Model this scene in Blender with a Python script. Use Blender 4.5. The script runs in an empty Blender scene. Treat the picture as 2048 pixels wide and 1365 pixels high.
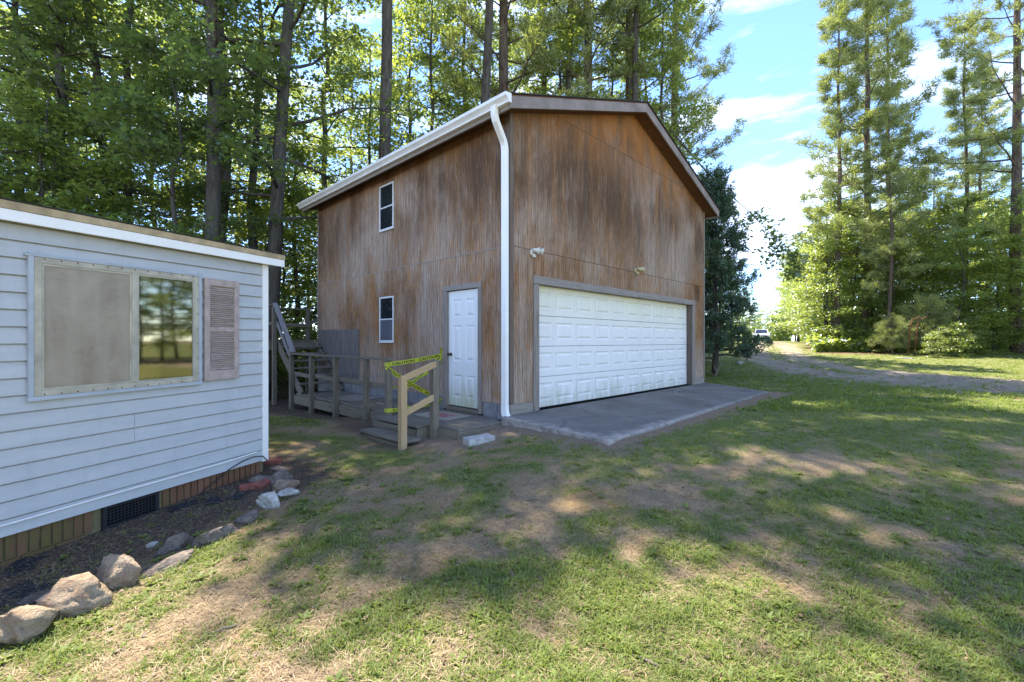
import bpy, math, random
import numpy as np
from mathutils import Vector, Matrix

R = math.radians
SC = bpy.context.scene
COL = SC.collection
random.seed(7)
RNG = np.random.default_rng(11)

# ------------------------------------------------------------------ camera, sky, sun, exposure
cam_d = bpy.data.cameras.new('camera')
cam_d.lens = 16.0
cam_d.sensor_width = 36.0
cam_d.clip_start = 0.05
cam_d.clip_end = 2000.0
cam = bpy.data.objects.new('camera', cam_d)
COL.objects.link(cam)
CAM_Z = 1.16
cam.location = (0, 0, CAM_Z)
cam.rotation_euler = (R(90), 0, 0)
SC.camera = cam

SUN_EL = 68.0
SUN_H = Vector((-0.70, 0.714, 0)).normalized()      # horizontal direction towards the sun
SUN_AZ = math.atan2(SUN_H.x, SUN_H.y)              # clockwise from +Y
SUN_STRENGTH = 3.8
SKY_STRENGTH = 0.15
EXPOSURE = 2.1

sun_d = bpy.data.lights.new('sun', 'SUN')
sun_d.energy = SUN_STRENGTH
sun_d.angle = R(0.5)
sun_d.color = (1.0, 0.93, 0.80)
sun = bpy.data.objects.new('sun', sun_d)
COL.objects.link(sun)
sd = Vector((SUN_H.x * math.cos(R(SUN_EL)), SUN_H.y * math.cos(R(SUN_EL)), math.sin(R(SUN_EL))))
sun.rotation_euler = (-sd).to_track_quat('-Z', 'Y').to_euler()
sun.location = (0, 0, 60)

world = bpy.data.worlds.new('World')
SC.world = world
world.use_nodes = True
wt = world.node_tree
for n in list(wt.nodes):
    wt.nodes.remove(n)


def wn(kind, **kw):
    n = wt.nodes.new(kind)
    for k, v in kw.items():
        setattr(n, k, v)
    return n


w_out = wn('ShaderNodeOutputWorld')
w_bg = wn('ShaderNodeBackground')
w_bg.inputs['Strength'].default_value = SKY_STRENGTH
w_sky = wn('ShaderNodeTexSky')
w_sky.sky_type = 'NISHITA'
w_sky.sun_disc = False
w_sky.sun_elevation = R(SUN_EL)
w_sky.sun_rotation = SUN_AZ
w_sky.altitude = 2500.0
w_sky.air_density = 1.0
w_sky.dust_density = 0.0
w_sky.ozone_density = 4.0
# thin clouds drifting over the whole sky, brightened to fill the shade
w_tc = wn('ShaderNodeTexCoord')
w_map = wn('ShaderNodeMapping')
w_map.inputs['Scale'].default_value = (1.3, 1.3, 6.5)
w_map.inputs['Location'].default_value = (0.35, 0.1, 0.4)
w_no = wn('ShaderNodeTexNoise')
w_no.inputs['Scale'].default_value = 2.1
w_no.inputs['Detail'].default_value = 7.0
w_no.inputs['Roughness'].default_value = 0.55
w_rp = wn('ShaderNodeMapRange')
w_rp.inputs['From Min'].default_value = 0.485
w_rp.inputs['From Max'].default_value = 0.98
w_rp.inputs['To Max'].default_value = 0.8
w_mix = wn('ShaderNodeMix', data_type='RGBA')
w_mix.inputs[7].default_value = (9.0, 8.8, 8.6, 1)
wt.links.new(w_tc.outputs['Generated'], w_map.inputs['Vector'])
wt.links.new(w_map.outputs['Vector'], w_no.inputs['Vector'])
wt.links.new(w_no.outputs['Fac'], w_rp.inputs['Value'])
wt.links.new(w_rp.outputs['Result'], w_mix.inputs[0])
w_hs = wn('ShaderNodeHueSaturation')
w_hs.inputs['Saturation'].default_value = 1.05
w_hs.inputs['Hue'].default_value = 0.504
wt.links.new(w_sky.outputs['Color'], w_hs.inputs['Color'])
wt.links.new(w_hs.outputs['Color'], w_mix.inputs[6])
wt.links.new(w_mix.outputs[2], w_bg.inputs['Color'])
wt.links.new(w_bg.outputs['Background'], w_out.inputs['Surface'])

vs = SC.view_settings
vs.view_transform = 'Standard'
vs.look = 'None'
vs.gamma = 1.0
vs.use_curve_mapping = False
vs.exposure = EXPOSURE
SC.cycles.max_bounces = 8
SC.cycles.transparent_max_bounces = 8
SC.cycles.transmission_bounces = 6
SC.cycles.diffuse_bounces = 5
SC.cycles.glossy_bounces = 3
SC.cycles.sample_clamp_indirect = 6.0
SC.cycles.caustics_reflective = False
SC.cycles.caustics_refractive = False
SC.cycles.use_denoising = True


# ------------------------------------------------------------------ noise and terrain functions
def vnoise(x, y, scale, seed=0):
    x = np.asarray(x, float) * scale + seed * 17.31
    y = np.asarray(y, float) * scale + seed * 9.77
    xi = np.floor(x).astype(np.int64)
    yi = np.floor(y).astype(np.int64)
    fx = x - xi
    fy = y - yi
    fx = fx * fx * (3 - 2 * fx)
    fy = fy * fy * (3 - 2 * fy)

    def h(a, b):
        n = (a * 374761393 + b * 668265263 + seed * 974711) & 0x7fffffff
        n = ((n ^ (n >> 13)) * 1274126177) & 0x7fffffff
        return ((n ^ (n >> 16)) & 0xffff) / 65535.0
    return (h(xi, yi) * (1 - fx) + h(xi + 1, yi) * fx) * (1 - fy) + (h(xi, yi + 1) * (1 - fx) + h(xi + 1, yi + 1) * fx) * fy


def fbm(x, y, scale, seed=0, octv=4):
    a, s, t = 0.0, 0.5, 0.0
    for k in range(octv):
        a = a + s * vnoise(x, y, scale * 2 ** k, seed + k)
        t += s
        s *= 0.5
    return a / t


def sstep(x, a, b):
    t = np.clip((np.asarray(x, float) - a) / (b - a), 0, 1)
    return t * t * (3 - 2 * t)


# garage frame: origin at its near corner, local x along the front, local y along the left wall
GC = Vector((-0.0316, 7.142, 0.0))
GA = math.atan2(0.717, 0.697)
# blue house frame: origin at its far corner, local y along the wall, local x out of the wall
HC = Vector((-2.89, 5.37, 0.0))
HA = -R(20.81)


def to_local(x, y, c, a):
    dx, dy = x - c.x, y - c.y
    return dx * math.cos(a) + dy * math.sin(a), -dx * math.sin(a) + dy * math.cos(a)


def g_world(x, y, z=0.0):
    return Vector((GC.x + x * math.cos(GA) - y * math.sin(GA), GC.y + x * math.sin(GA) + y * math.cos(GA), z))


def h_world(x, y, z=0.0):
    return Vector((HC.x + x * math.cos(HA) - y * math.sin(HA), HC.y + x * math.sin(HA) + y * math.cos(HA), z))


def ground_z(x, y):
    x = np.asarray(x, float)
    y = np.asarray(y, float)
    yend = 8.0 - 2.3 * sstep(x, -1.5, 1.5)
    zt = -0.15 + 0.06 * sstep(x, -1.5, 1.5)
    near = -0.45 + (zt + 0.45) * np.clip((y - 2.5) / (yend - 2.5), 0, 1)
    left = -0.07 * sstep(-x, 0.8, 2.6) - 0.2 * sstep(y, 7, 10) * sstep(-x, 2, 4)
    left = left - 0.10 * np.exp(-((x + 1.75) ** 2 / 0.5 + (y - 6.9) ** 2 / 0.9))
    far = 0.98 * np.clip((y - 13) / 17.0, 0, 1) ** 1.1 + 0.25 * np.clip((y - 30) / 25.0, 0, 1)
    bump = 0.03 * (fbm(x, y, 0.9, 3, 3) - 0.5) + 0.02 * (fbm(x, y, 3.5, 5, 3) - 0.5)
    return near + left + far + bump


def gz(x, y):
    return float(ground_z(np.array([x]), np.array([y]))[0])


def at(px, py):
    """Ground point seen at a pixel of the 2048-wide photograph."""
    dx, dz = (px - 1024) / 910.2, -(py - 681) / 910.2
    yy = 1.0
    for _ in range(4000):
        if CAM_Z + dz * yy <= gz(dx * yy, yy):
            break
        yy += 0.01
    return Vector((dx * yy, yy, gz(dx * yy, yy)))


def plx(px, yy):
    return (px - 1024) / 910.2 * yy


DRIVE = [(29.3, 53, 1.5), (22.5, 40, 1.5), (16, 28, 1.5), (12.3, 21, 1.6), (11.6, 16.5, 2.2), (13, 13, 2.8), (17, 11.2, 2.6), (27, 9.5, 2.6)]


def drive_mask(x, y):
    x = np.asarray(x, float)
    y = np.asarray(y, float)
    best = np.full(x.shape, -9.0)
    off = np.full(x.shape, 9.0)
    for (x0, y0, w0), (x1, y1, w1) in zip(DRIVE[:-1], DRIVE[1:]):
        dx, dy = x1 - x0, y1 - y0
        t = np.clip(((x - x0) * dx + (y - y0) * dy) / (dx * dx + dy * dy), 0, 1)
        d = np.hypot(x - x0 - t * dx, y - y0 - t * dy)
        w = w0 + (w1 - w0) * t
        m = 1 - d / w
        best = np.maximum(best, m)
        off = np.minimum(off, d)
    wob = 0.55 * (fbm(x, y, 0.7, 21, 4) - 0.5) + 0.5 * (fbm(x, y, 2.6, 25, 3) - 0.5)
    m = best + wob
    med = (off < 0.33 + 0.25 * (fbm(x, y, 1.2, 31, 2) - .5)) & (y > 15.5)
    m = np.where(med, m - 0.9, m)
    return np.clip(m * 3.0 + 0.2, 0, 1)


def grass_density(x, y):
    x = np.asarray(x, float)
    y = np.asarray(y, float)
    n = fbm(x, y, 0.55, 41, 4) * 0.34 + fbm(x, y, 2.3, 47, 3) * 0.33 + fbm(x, y, 6.5, 49, 3) * 0.33
    bias = 0.065 + 0.04 * sstep(x, -0.8, 2.0) - 0.07 * sstep(-x, 0.4, 1.6) * sstep(6.5 - y, 0, 2) + 0.10 * sstep(y, 4.6, 7) * sstep(x, -.5, 1.5) + 0.05 * sstep(y, 6.5, 9)
    bias = bias + 0.05 * np.exp(-((x - 0.9) ** 2 / 0.9 + (y - 2.3) ** 2 / 0.5)) + 0.08 * np.exp(-((x + 1.4) ** 2 / 1.2 + (y - 5.6) ** 2 / 0.5))
    bias = bias - 0.12 * np.exp(-((x - 2.4) ** 2 / 0.25 + (y - 2.9) ** 2 / 0.1)) + 0.05 * np.exp(-((x - 0.2) ** 2 / 2.5 + (y - 4.8) ** 2 / 1.2))
    n = n + 0.25 * (fbm(x, y, 4.0, 53, 3) - 0.5)
    d = np.clip((n + bias - 0.50) * 4.2 + 0.10, 0, 1)
    lx, ly = to_local(x, y, GC, GA)
    rim = np.maximum(np.maximum(-0.25 - lx, lx - 7.3), np.maximum(-2.0 - ly, ly - 0))
    d = d * sstep(rim, 0.0, 0.35)
    deck = np.maximum(np.maximum(-1.45 - lx, lx - 0.1), np.maximum(-0.15 - ly, ly - 7.5))
    d = d * sstep(deck, 0.0, 0.45)
    garage = np.maximum(np.maximum(-0.2 - lx, lx - 8.0), np.maximum(-0.2 - ly, ly - 7.6))
    d = d * (garage > 0)
    hx, hy = to_local(x, y, HC, HA)
    d = d * np.where((hx < 1.0) & (hy < 0.2), 0.12, 1.0)
    d = d * np.where((hx < 0.05) & (hy < 0.1), 0.0, 1.0)
    d = d * (1 - 0.72 * drive_mask(x, y))
    wood = woods(x, y)
    return d * (1 - 0.97 * wood)


def woods(x, y):
    """Where leaf litter takes over from lawn: behind the house and garage, and under the trees on the right."""
    x = np.asarray(x, float)
    y = np.asarray(y, float)
    wob = 1.6 * (fbm(x, y, 0.35, 61, 3) - 0.5)
    lx, ly = to_local(x, y, GC, GA)
    left = sstep(ly - 4.6 + wob, 0, 1.4) * (lx < 8.2)
    right = sstep(y - 24.0 + wob - 0.03 * x, 0, 1.2) * sstep(x - 0.60 * y - 1.2 + wob, 0, 1.0)
    mulch = np.exp(-(((x - 18.6) / 2.4) ** 2 + ((y - 24.2) / 1.0) ** 2)) > 0.4
    return np.clip(np.maximum(np.maximum(left, right), mulch * 1.0), 0, 1)


# ------------------------------------------------------------------ mesh helpers
def mesh_np(name, verts, tris, mat=None, attrs=None, smooth=False):
    verts = np.ascontiguousarray(verts, dtype=np.float32).reshape(-1, 3)
    tris = np.ascontiguousarray(tris, dtype=np.int32).reshape(-1, 3)
    me = bpy.data.meshes.new(name)
    me.vertices.add(len(verts))
    me.vertices.foreach_set('co', verts.ravel())
    nt = len(tris)
    me.loops.add(nt * 3)
    me.loops.foreach_set('vertex_index', tris.ravel())
    me.polygons.add(nt)
    me.polygons.foreach_set('loop_start', np.arange(0, nt * 3, 3, dtype=np.int32))
    if smooth:
        me.polygons.foreach_set('use_smooth', np.ones(nt, dtype=bool))
    for k, v in (attrs or {}).items():
        a = me.attributes.new(k, 'FLOAT', 'POINT')
        a.data.foreach_set('value', np.ascontiguousarray(v, dtype=np.float32))
    if mat:
        me.materials.append(mat)
    me.update(calc_edges=True)
    me.validate()
    return me


class MB:
    """Collects boxes, prisms, tubes and lathes and links them as one mesh object."""

    def __init__(self):
        self.v, self.f = [], []

    def add(self, vs_, fs_):
        o = len(self.v)
        self.v += [tuple(p) for p in vs_]
        self.f += [tuple(i + o for i in f) for f in fs_]
        return self

    def box(self, a, b, m=None):
        x0, y0, z0 = a
        x1, y1, z1 = b
        v = [(x0, y0, z0), (x1, y0, z0), (x1, y1, z0), (x0, y1, z0), (x0, y0, z1), (x1, y0, z1), (x1, y1, z1), (x0, y1, z1)]
        if m:
            v = [m @ Vector(p) for p in v]
        return self.add(v, [(0, 3, 2, 1), (4, 5, 6, 7), (0, 1, 5, 4), (1, 2, 6, 5), (2, 3, 7, 6), (3, 0, 4, 7)])

    def prism(self, poly, fn, t0, t1):
        """poly: 2-D outline; fn(u, v, t) -> 3-D point."""
        n = len(poly)
        v = [fn(u, w, t0) for u, w in poly] + [fn(u, w, t1) for u, w in poly]
        f = [tuple(range(n))[::-1], tuple(range(n, 2 * n))]
        f += [(i, (i + 1) % n, n + (i + 1) % n, n + i) for i in range(n)]
        return self.add(v, f)

    def tube(self, pts, radii, n=8, cap=True, flat=None):
        pts = [Vector(p) for p in pts]
        if not hasattr(radii, '__len__'):
            radii = [radii] * len(pts)
        rings = []
        up = Vector((0, 0, 1))
        t0 = (pts[1] - pts[0]).normalized()
        if abs(t0.dot(up)) > 0.9:
            up = Vector((1, 0, 0))
        side = t0.cross(up).normalized()
        for i, p in enumerate(pts):
            if i == 0:
                t = pts[1] - p
            elif i == len(pts) - 1:
                t = p - pts[i - 1]
            else:
                t = (pts[i + 1] - p).normalized() + (p - pts[i - 1]).normalized()
            t.normalize()
            side = (side - t * side.dot(t)).normalized()
            bi = t.cross(side)
            ring = []
            for k in range(n):
                a = 2 * math.pi * k / n + (math.pi / 4 if flat else 0)
                ca, sa = math.cos(a), math.sin(a)
                if flat:
                    ca, sa = ca * 1.4142 * flat[0], sa * 1.4142 * flat[1]
                ring.append(p + (side * ca + bi * sa) * radii[i])
            rings.append(ring)
        v = [q for r_ in rings for q in r_]
        f = []
        for i in range(len(pts) - 1):
            for k in range(n):
                f.append((i * n + k, i * n + (k + 1) % n, (i + 1) * n + (k + 1) % n, (i + 1) * n + k))
        if cap:
            f.append(tuple(range(n))[::-1])
            f.append(tuple((len(pts) - 1) * n + k for k in range(n)))
        return self.add(v, f)

    def lathe(self, prof, m, n=14):
        v, f = [], []
        for r_, z in prof:
            for k in range(n):
                a = 2 * math.pi * k / n
                v.append(m @ Vector((r_ * math.cos(a), r_ * math.sin(a), z)))
        for i in range(len(prof) - 1):
            for k in range(n):
                f.append((i * n + k, i * n + (k + 1) % n, (i + 1) * n + (k + 1) % n, (i + 1) * n + k))
        f.append(tuple(range(n))[::-1])
        f.append(tuple((len(prof) - 1) * n + k for k in range(n)))
        return self.add(v, f)

    def build(self, name, mat, parent=None, bevel=0.0, smooth=False):
        me = bpy.data.meshes.new(name)
        me.from_pydata(self.v, [], self.f)
        if mat:
            me.materials.append(mat)
        if smooth:
            me.polygons.foreach_set('use_smooth', [True] * len(me.polygons))
        me.update()
        return link(name, me, parent, bevel)


def link(name, me, parent=None, bevel=0.0):
    o = bpy.data.objects.new(name, me)
    COL.objects.link(o)
    if parent is not None:
        o.parent = parent
    if bevel:
        b = o.modifiers.new('edge', 'BEVEL')
        b.width = bevel
        b.segments = 1
        b.limit_method = 'ANGLE'
    return o


def tag(o, label=None, cat=None, group=None, kind=None):
    if label:
        o['label'] = label
    if cat:
        o['category'] = cat
    if group:
        o['group'] = group
    if kind:
        o['kind'] = kind
    return o


def thing(name, label, cat, loc=(0, 0, 0), rz=0.0, group=None):
    o = bpy.data.objects.new(name, None)
    o.empty_display_size = 0.2
    COL.objects.link(o)
    o.location = loc
    o.rotation_euler = (0, 0, rz)
    return tag(o, label, cat, group)


def board(name, mat, parent, p0, p1, w, h, up=(0, 0, 1), bevel=0.004):
    """A sawn board from p0 to p1, w across and h along up, as an object with its own axes (grain runs along local x)."""
    p0, p1 = Vector(p0), Vector(p1)
    x = (p1 - p0)
    ln = x.length
    x.normalize()
    u = Vector(up)
    z = (u - x * u.dot(x)).normalized()
    y = z.cross(x)
    o = MB().box((0, -w / 2, -h / 2), (ln, w / 2, h / 2)).build(name, mat, parent, bevel)
    m = Matrix((x, y, z)).transposed().to_4x4()
    m.translation = p0
    o.matrix_local = m
    return o


# ------------------------------------------------------------------ material helpers
class NT:
    def __init__(self, name):
        self.m = bpy.data.materials.new(name)
        self.m.use_nodes = True
        self.t = self.m.node_tree
        self.b = self.t.nodes['Principled BSDF']
        self.out = self.t.nodes['Material Output']

    def n(self, kind, **kw):
        x = self.t.nodes.new(kind)
        for k, v in kw.items():
            setattr(x, k, v)
        return x

    def l(self, a, b):
        self.t.links.new(a, b)

    def coords(self, kind='Object', scale=(1, 1, 1), rand=0.0, rot=(0, 0, 0)):
        tc = self.n('ShaderNodeTexCoord')
        mp = self.n('ShaderNodeMapping')
        mp.inputs['Scale'].default_value = scale
        mp.inputs['Rotation'].default_value = rot
        src = tc.outputs[kind]
        if rand:
            oi = self.n('ShaderNodeObjectInfo')
            mu = self.n('ShaderNodeMath', operation='MULTIPLY')
            mu.inputs[1].default_value = rand
            self.l(oi.outputs['Random'], mu.inputs[0])
            ad = self.n('ShaderNodeVectorMath', operation='ADD')
            self.l(src, ad.inputs[0])
            self.l(mu.outputs[0], ad.inputs[1])
            src = ad.outputs[0]
        self.l(src, mp.inputs['Vector'])
        return mp.outputs[0]

    def noise(self, vec, scale, detail=4, rough=0.55, dist=0.0):
        x = self.n('ShaderNodeTexNoise')
        x.inputs['Scale'].default_value = scale
        x.inputs['Detail'].default_value = detail
        x.inputs['Roughness'].default_value = rough
        x.inputs['Distortion'].default_value = dist
        if vec is not None:
            self.l(vec, x.inputs['Vector'])
        return x.outputs['Fac']

    def rng(self, v, a, b, c=0.0, d=1.0):
        x = self.n('ShaderNodeMapRange')
        x.inputs['From Min'].default_value = a
        x.inputs['From Max'].default_value = b
        x.inputs['To Min'].default_value = c
        x.inputs['To Max'].default_value = d
        self.l(v, x.inputs['Value'])
        return x.outputs['Result']

    def math(self, op, a, b):
        x = self.n('ShaderNodeMath', operation=op)
        for i, v in enumerate((a, b)):
            if isinstance(v, (int, float)):
                x.inputs[i].default_value = v
            else:
                self.l(v, x.inputs[i])
        return x.outputs[0]

    def mix(self, f, a, b):
        x = self.n('ShaderNodeMix', data_type='RGBA')
        for i, v in ((0, f), (6, a), (7, b)):
            if isinstance(v, (int, float)):
                x.inputs[i].default_value = v
            elif isinstance(v, tuple):
                x.inputs[i].default_value = (*v, 1) if len(v) == 3 else v
            else:
                self.l(v, x.inputs[i])
        return x.outputs[2]

    def bump(self, h, strength=0.3, dist=0.01):
        x = self.n('ShaderNodeBump')
        x.inputs['Strength'].default_value = strength
        x.inputs['Distance'].default_value = dist
        self.l(h, x.inputs['Height'])
        self.l(x.outputs['Normal'], self.b.inputs['Normal'])

    def done(self, col=None, rough=0.8, spec=0.3, metal=0.0):
        if col is not None:
            if isinstance(col, tuple):
                self.b.inputs['Base Color'].default_value = (*col, 1)
            else:
                self.l(col, self.b.inputs['Base Color'])
        if isinstance(rough, (int, float)):
            self.b.inputs['Roughness'].default_value = rough
        else:
            self.l(rough, self.b.inputs['Roughness'])
        self.b.inputs['Specular IOR Level'].default_value = spec
        self.b.inputs['Metallic'].default_value = metal
        return self.m


def plain(name, col, rough=0.6, spec=0.4, metal=0.0, var=0.0, scale=6.0, bump=0.0):
    k = NT(name)
    if not var:
        return k.done(col, rough, spec, metal)
    n = k.noise(k.coords(rand=3.0), scale, 5, 0.6)
    dark = tuple(c * (1 - var) for c in col)
    lite = tuple(min(1, c * (1 + var * .5)) for c in col)
    if bump:
        k.bump(n, bump, 0.01)
    return k.done(k.mix(k.rng(n, .3, .7), dark, lite), rough, spec, metal)


def wood_mat(name, dark, mid, lite, moss=0.0, grain=1.0, axis=0):
    """Sawn, weathered board: grain runs along the board's own x axis."""
    k = NT(name)
    sc1, sc2 = [26, 26, 26], [4, 4, 4]
    sc1[axis], sc2[axis] = 1.6, 1
    v = k.coords('Object', tuple(sc1), rand=7.0)
    a = k.noise(v, 1.5, 6, 0.65, 0.6)
    v2 = k.coords('Object', tuple(sc2), rand=5.0)
    b = k.noise(v2, 1.7, 4, 0.6)
    c = k.mix(k.rng(a, .3, .7), dark, lite)
    c = k.mix(k.rng(b, .35, .7), c, mid)
    if moss:
        ms = k.noise(k.coords('Object', (1, 1, 1), rand=11.0), 5.0, 6, 0.7)
        c = k.mix(k.rng(ms, .52, .72, 0, moss), c, (0.10, 0.115, 0.045))
    k.bump(a, 0.5 * grain, 0.006)
    return k.done(c, 0.85, 0.2)


def siding_mat(name, light=1.0):
    """Weather-beaten plywood siding: rough vertical grain, worn stain, dark mildew and bleached grey patches."""
    k = NT(name)
    fine = k.noise(k.coords('Object', (52, 52, 3.2), rand=3.0), 1.0, 6, 0.78, 0.9)
    grain = k.noise(k.coords('Object', (18, 18, 2.6), rand=5.0), 1.0, 7, 0.78, 1.0)
    # figured grain
    wv = k.n('ShaderNodeTexWave')
    wv.wave_type = 'BANDS'
    wv.bands_direction = 'X'
    wv.inputs['Scale'].default_value = 5.5
    wv.inputs['Distortion'].default_value = 11.0
    wv.inputs['Detail'].default_value = 3.0
    wv.inputs['Detail Scale'].default_value = 0.8
    k.l(k.coords('Object', (1.7, 1.7, 0.30), rand=9.0, rot=(0, 0, R(45))), wv.inputs['Vector'])
    streak = k.noise(k.coords('Object', (5, 5, 0.40), rand=0.6), 1.0, 4, 0.6, 0.2)
    patch = k.noise(k.coords('Object', (0.75, 0.75, 0.42)), 1.0, 5, 0.6, 0.5)
    patch2 = k.noise(k.coords('Object', (1.9, 1.9, 0.7), rand=2.0), 1.0, 6, 0.7, 0.4)
    blot = k.noise(k.coords('Object', (5, 5, 2.6)), 1.0, 6, 0.7)
    sep = k.n('ShaderNodeSeparateXYZ')
    tc = k.n('ShaderNodeTexCoord')
    k.l(tc.outputs['Object'], sep.inputs[0])
    z = sep.outputs['Z']
    orange = (0.31, 0.145, 0.05)
    brown = (0.18, 0.10, 0.054)
    dark = (0.070, 0.043, 0.027)
    grey = (0.43, 0.345, 0.275)
    c = k.mix(k.rng(patch2, .36, .62), brown, orange)
    # bleached grey: below the upper joint, at the foot of the wall and in runs
    low = k.math('MULTIPLY', k.rng(z, 5.0, 3.2), k.rng(z, 2.2, 2.75, 0.35, 1.0))
    foot = k.rng(z, 1.3, 0.2)
    gf = k.math('ADD', k.math('MULTIPLY', grain, 0.42), k.math('MULTIPLY', streak, 0.24))
    gf = k.math('ADD', gf, k.math('MULTIPLY', patch, 0.66))
    gf = k.math('ADD', gf, k.math('ADD', k.math('MULTIPLY', low, 0.08), k.math('MULTIPLY', foot, 0.15)))
    c = k.mix(k.rng(gf, .63, .82, 0, 0.78), c, grey)
    # mildew: dark runs on the upper storey
    up = k.rng(z, 2.6, 3.7)
    mil = k.math('ADD', k.math('MULTIPLY', streak, 0.42), k.math('MULTIPLY', patch2, 0.26))
    mil = k.math('ADD', mil, k.math('MULTIPLY', k.math('SUBTRACT', 1.0, patch), 0.42))
    mil = k.math('MULTIPLY', k.rng(mil, .46, .62), up)
    c = k.mix(k.math('MULTIPLY', mil, 0.88), c, dark)
    # figure and fine grain: dark latewood lines and pale raised fibres
    c = k.mix(k.rng(wv.outputs['Fac'], .62, .95, 0, 0.5), c, (0.12, 0.06, 0.028))
    c = k.mix(k.rng(fine, .52, .66, 0, 0.75), c, (0.075, 0.046, 0.028))
    c = k.mix(k.rng(fine, .46, .32, 0, 0.5), c, (0.42, 0.325, 0.25))
    gv = k.math('FRACT', k.math('DIVIDE', k.math('ADD', sep.outputs['X'], sep.outputs['Y']), 0.2032), 0)
    c = k.mix(k.rng(k.math('ABSOLUTE', k.math('SUBTRACT', gv, 0.5), 0), .465, .485, 0, 0.5), c, (0.07, 0.045, 0.03))
    # bare orange blotches where the weathered skin has flaked
    c = k.mix(k.math('MULTIPLY', k.rng(blot, .58, .66), k.rng(z, 3.6, 2.9, 0.1, .85)), c, (0.34, 0.155, 0.05))
    # the strip under the eaves keeps its stain
    c = k.mix(k.math('MULTIPLY', k.rng(z, 4.3, 5.6, 0, 0.75), k.rng(patch2, .35, .6)), c, (0.36, 0.14, 0.035))
    h = k.math('ADD', fine, k.math('MULTIPLY', wv.outputs['Fac'], 0.4))
    k.bump(h, 0.6, 0.006)
    return k.done(c, 0.88, 0.12)


M = {}
M['siding'] = siding_mat('plywood_siding')
M['patch'] = wood_mat('grey_patch_siding', (0.035, 0.028, 0.026), (0.13, 0.108, 0.098), (0.25, 0.215, 0.195), axis=2)
M['trim_v'] = wood_mat('bleached_upright_trim', (0.11, 0.08, 0.06), (0.24, 0.20, 0.165), (0.36, 0.315, 0.27), axis=2)
M['trim_d'] = wood_mat('brown_upright_trim', (0.07, 0.048, 0.035), (0.14, 0.105, 0.08), (0.21, 0.165, 0.135), axis=2)
M['trim'] = wood_mat('bleached_trim', (0.13, 0.10, 0.08), (0.25, 0.215, 0.18), (0.38, 0.34, 0.30))
M['rake'] = wood_mat('purple_grey_rake', (0.10, 0.075, 0.06), (0.20, 0.165, 0.15), (0.25, 0.21, 0.19))
M['rake_plain'] = plain('sun_bleached_rake', (0.235, 0.195, 0.175), .85, .2, var=.35, scale=3.0)
M['soffit'] = wood_mat('brown_soffit', (0.06, 0.03, 0.017), (0.13, 0.06, 0.028), (0.17, 0.075, 0.033))
M['deck'] = wood_mat('deck_wood', (0.075, 0.06, 0.045), (0.17, 0.145, 0.115), (0.26, 0.225, 0.18), moss=0.4)
M['deck_side'] = wood_mat('deck_side_wood', (0.08, 0.062, 0.043), (0.18, 0.15, 0.105), (0.25, 0.21, 0.155), moss=0.55)
M['post'] = wood_mat('old_post_wood', (0.08, 0.063, 0.044), (0.18, 0.15, 0.11), (0.24, 0.20, 0.15), moss=0.35)
M['new'] = wood_mat('new_lumber', (0.30, 0.19, 0.09), (0.43, 0.29, 0.15), (0.50, 0.36, 0.20), grain=.4)
M['handrail'] = wood_mat('pale_handrail', (0.13, 0.12, 0.115), (0.24, 0.225, 0.215), (0.31, 0.29, 0.275))
M['roof'] = plain('shingle', (0.035, 0.033, 0.032), 0.9, 0.2, var=.4, scale=30)
M['dark'] = plain('dark_recess', (0.012, 0.011, 0.01), 0.9, 0.1)
M['white'] = plain('white_paint', (0.80, 0.765, 0.705), 0.35, 0.4, var=.06, scale=2)
M['aluminium'] = plain('gutter_aluminium', (0.74, 0.72, 0.68), 0.4, 0.5, var=.12, scale=3)
M['glass'] = plain('dark_window_glass', (0.014, 0.017, 0.022), 0.03, 0.7)
M['screen'] = plain('window_screen', (0.075, 0.09, 0.115), 0.35, 0.4, var=.3, scale=2)
M['winframe'] = plain('window_aluminium', (0.62, 0.62, 0.60), 0.45, 0.5, var=.15, scale=9)
M['block'] = plain('foundation_block', (0.21, 0.205, 0.205), 0.9, 0.2, var=.3, scale=5, bump=.3)
M['slab_chunk'] = plain('pale_concrete', (0.42, 0.40, 0.36), 0.95, 0.15, var=.35, scale=14, bump=.6)
M['brass'] = plain('dark_knob', (0.06, 0.045, 0.03), 0.25, 0.6, metal=0.8)
M['cream'] = plain('yellowed_plastic', (0.55, 0.48, 0.26), 0.5, 0.4, var=.3, scale=18)
M['lens'] = plain('lamp_lens', (0.75, 0.74, 0.68), 0.2, 0.5)
M['tape'] = plain('caution_yellow', (0.42, 0.44, 0.03), 0.4, 0.4)
M['ink'] = plain('black_ink', (0.012, 0.012, 0.012), 0.5, 0.3)
M['cable'] = plain('black_cable', (0.02, 0.02, 0.022), 0.5, 0.3)
M['fabric'] = plain('black_weed_fabric', (0.016, 0.018, 0.024), 0.7, 0.3, var=.4, scale=9)
M['vent'] = plain('black_vent', (0.018, 0.018, 0.02), 0.6, 0.3)
M['rust'] = plain('rusty_iron', (0.16, 0.065, 0.035), 0.85, 0.2, var=.4, scale=8)
M['shutter'] = plain('faded_shutter', (0.40, 0.315, 0.27), 0.75, 0.2, var=.25, scale=14)
M['cream_frame'] = plain('cream_window_frame', (0.42, 0.375, 0.28), 0.5, 0.35, var=.3, scale=6)
M['blue_trim'] = plain('blue_grey_trim', (0.37, 0.395, 0.41), 0.6, 0.3, var=.15, scale=5)


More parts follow.
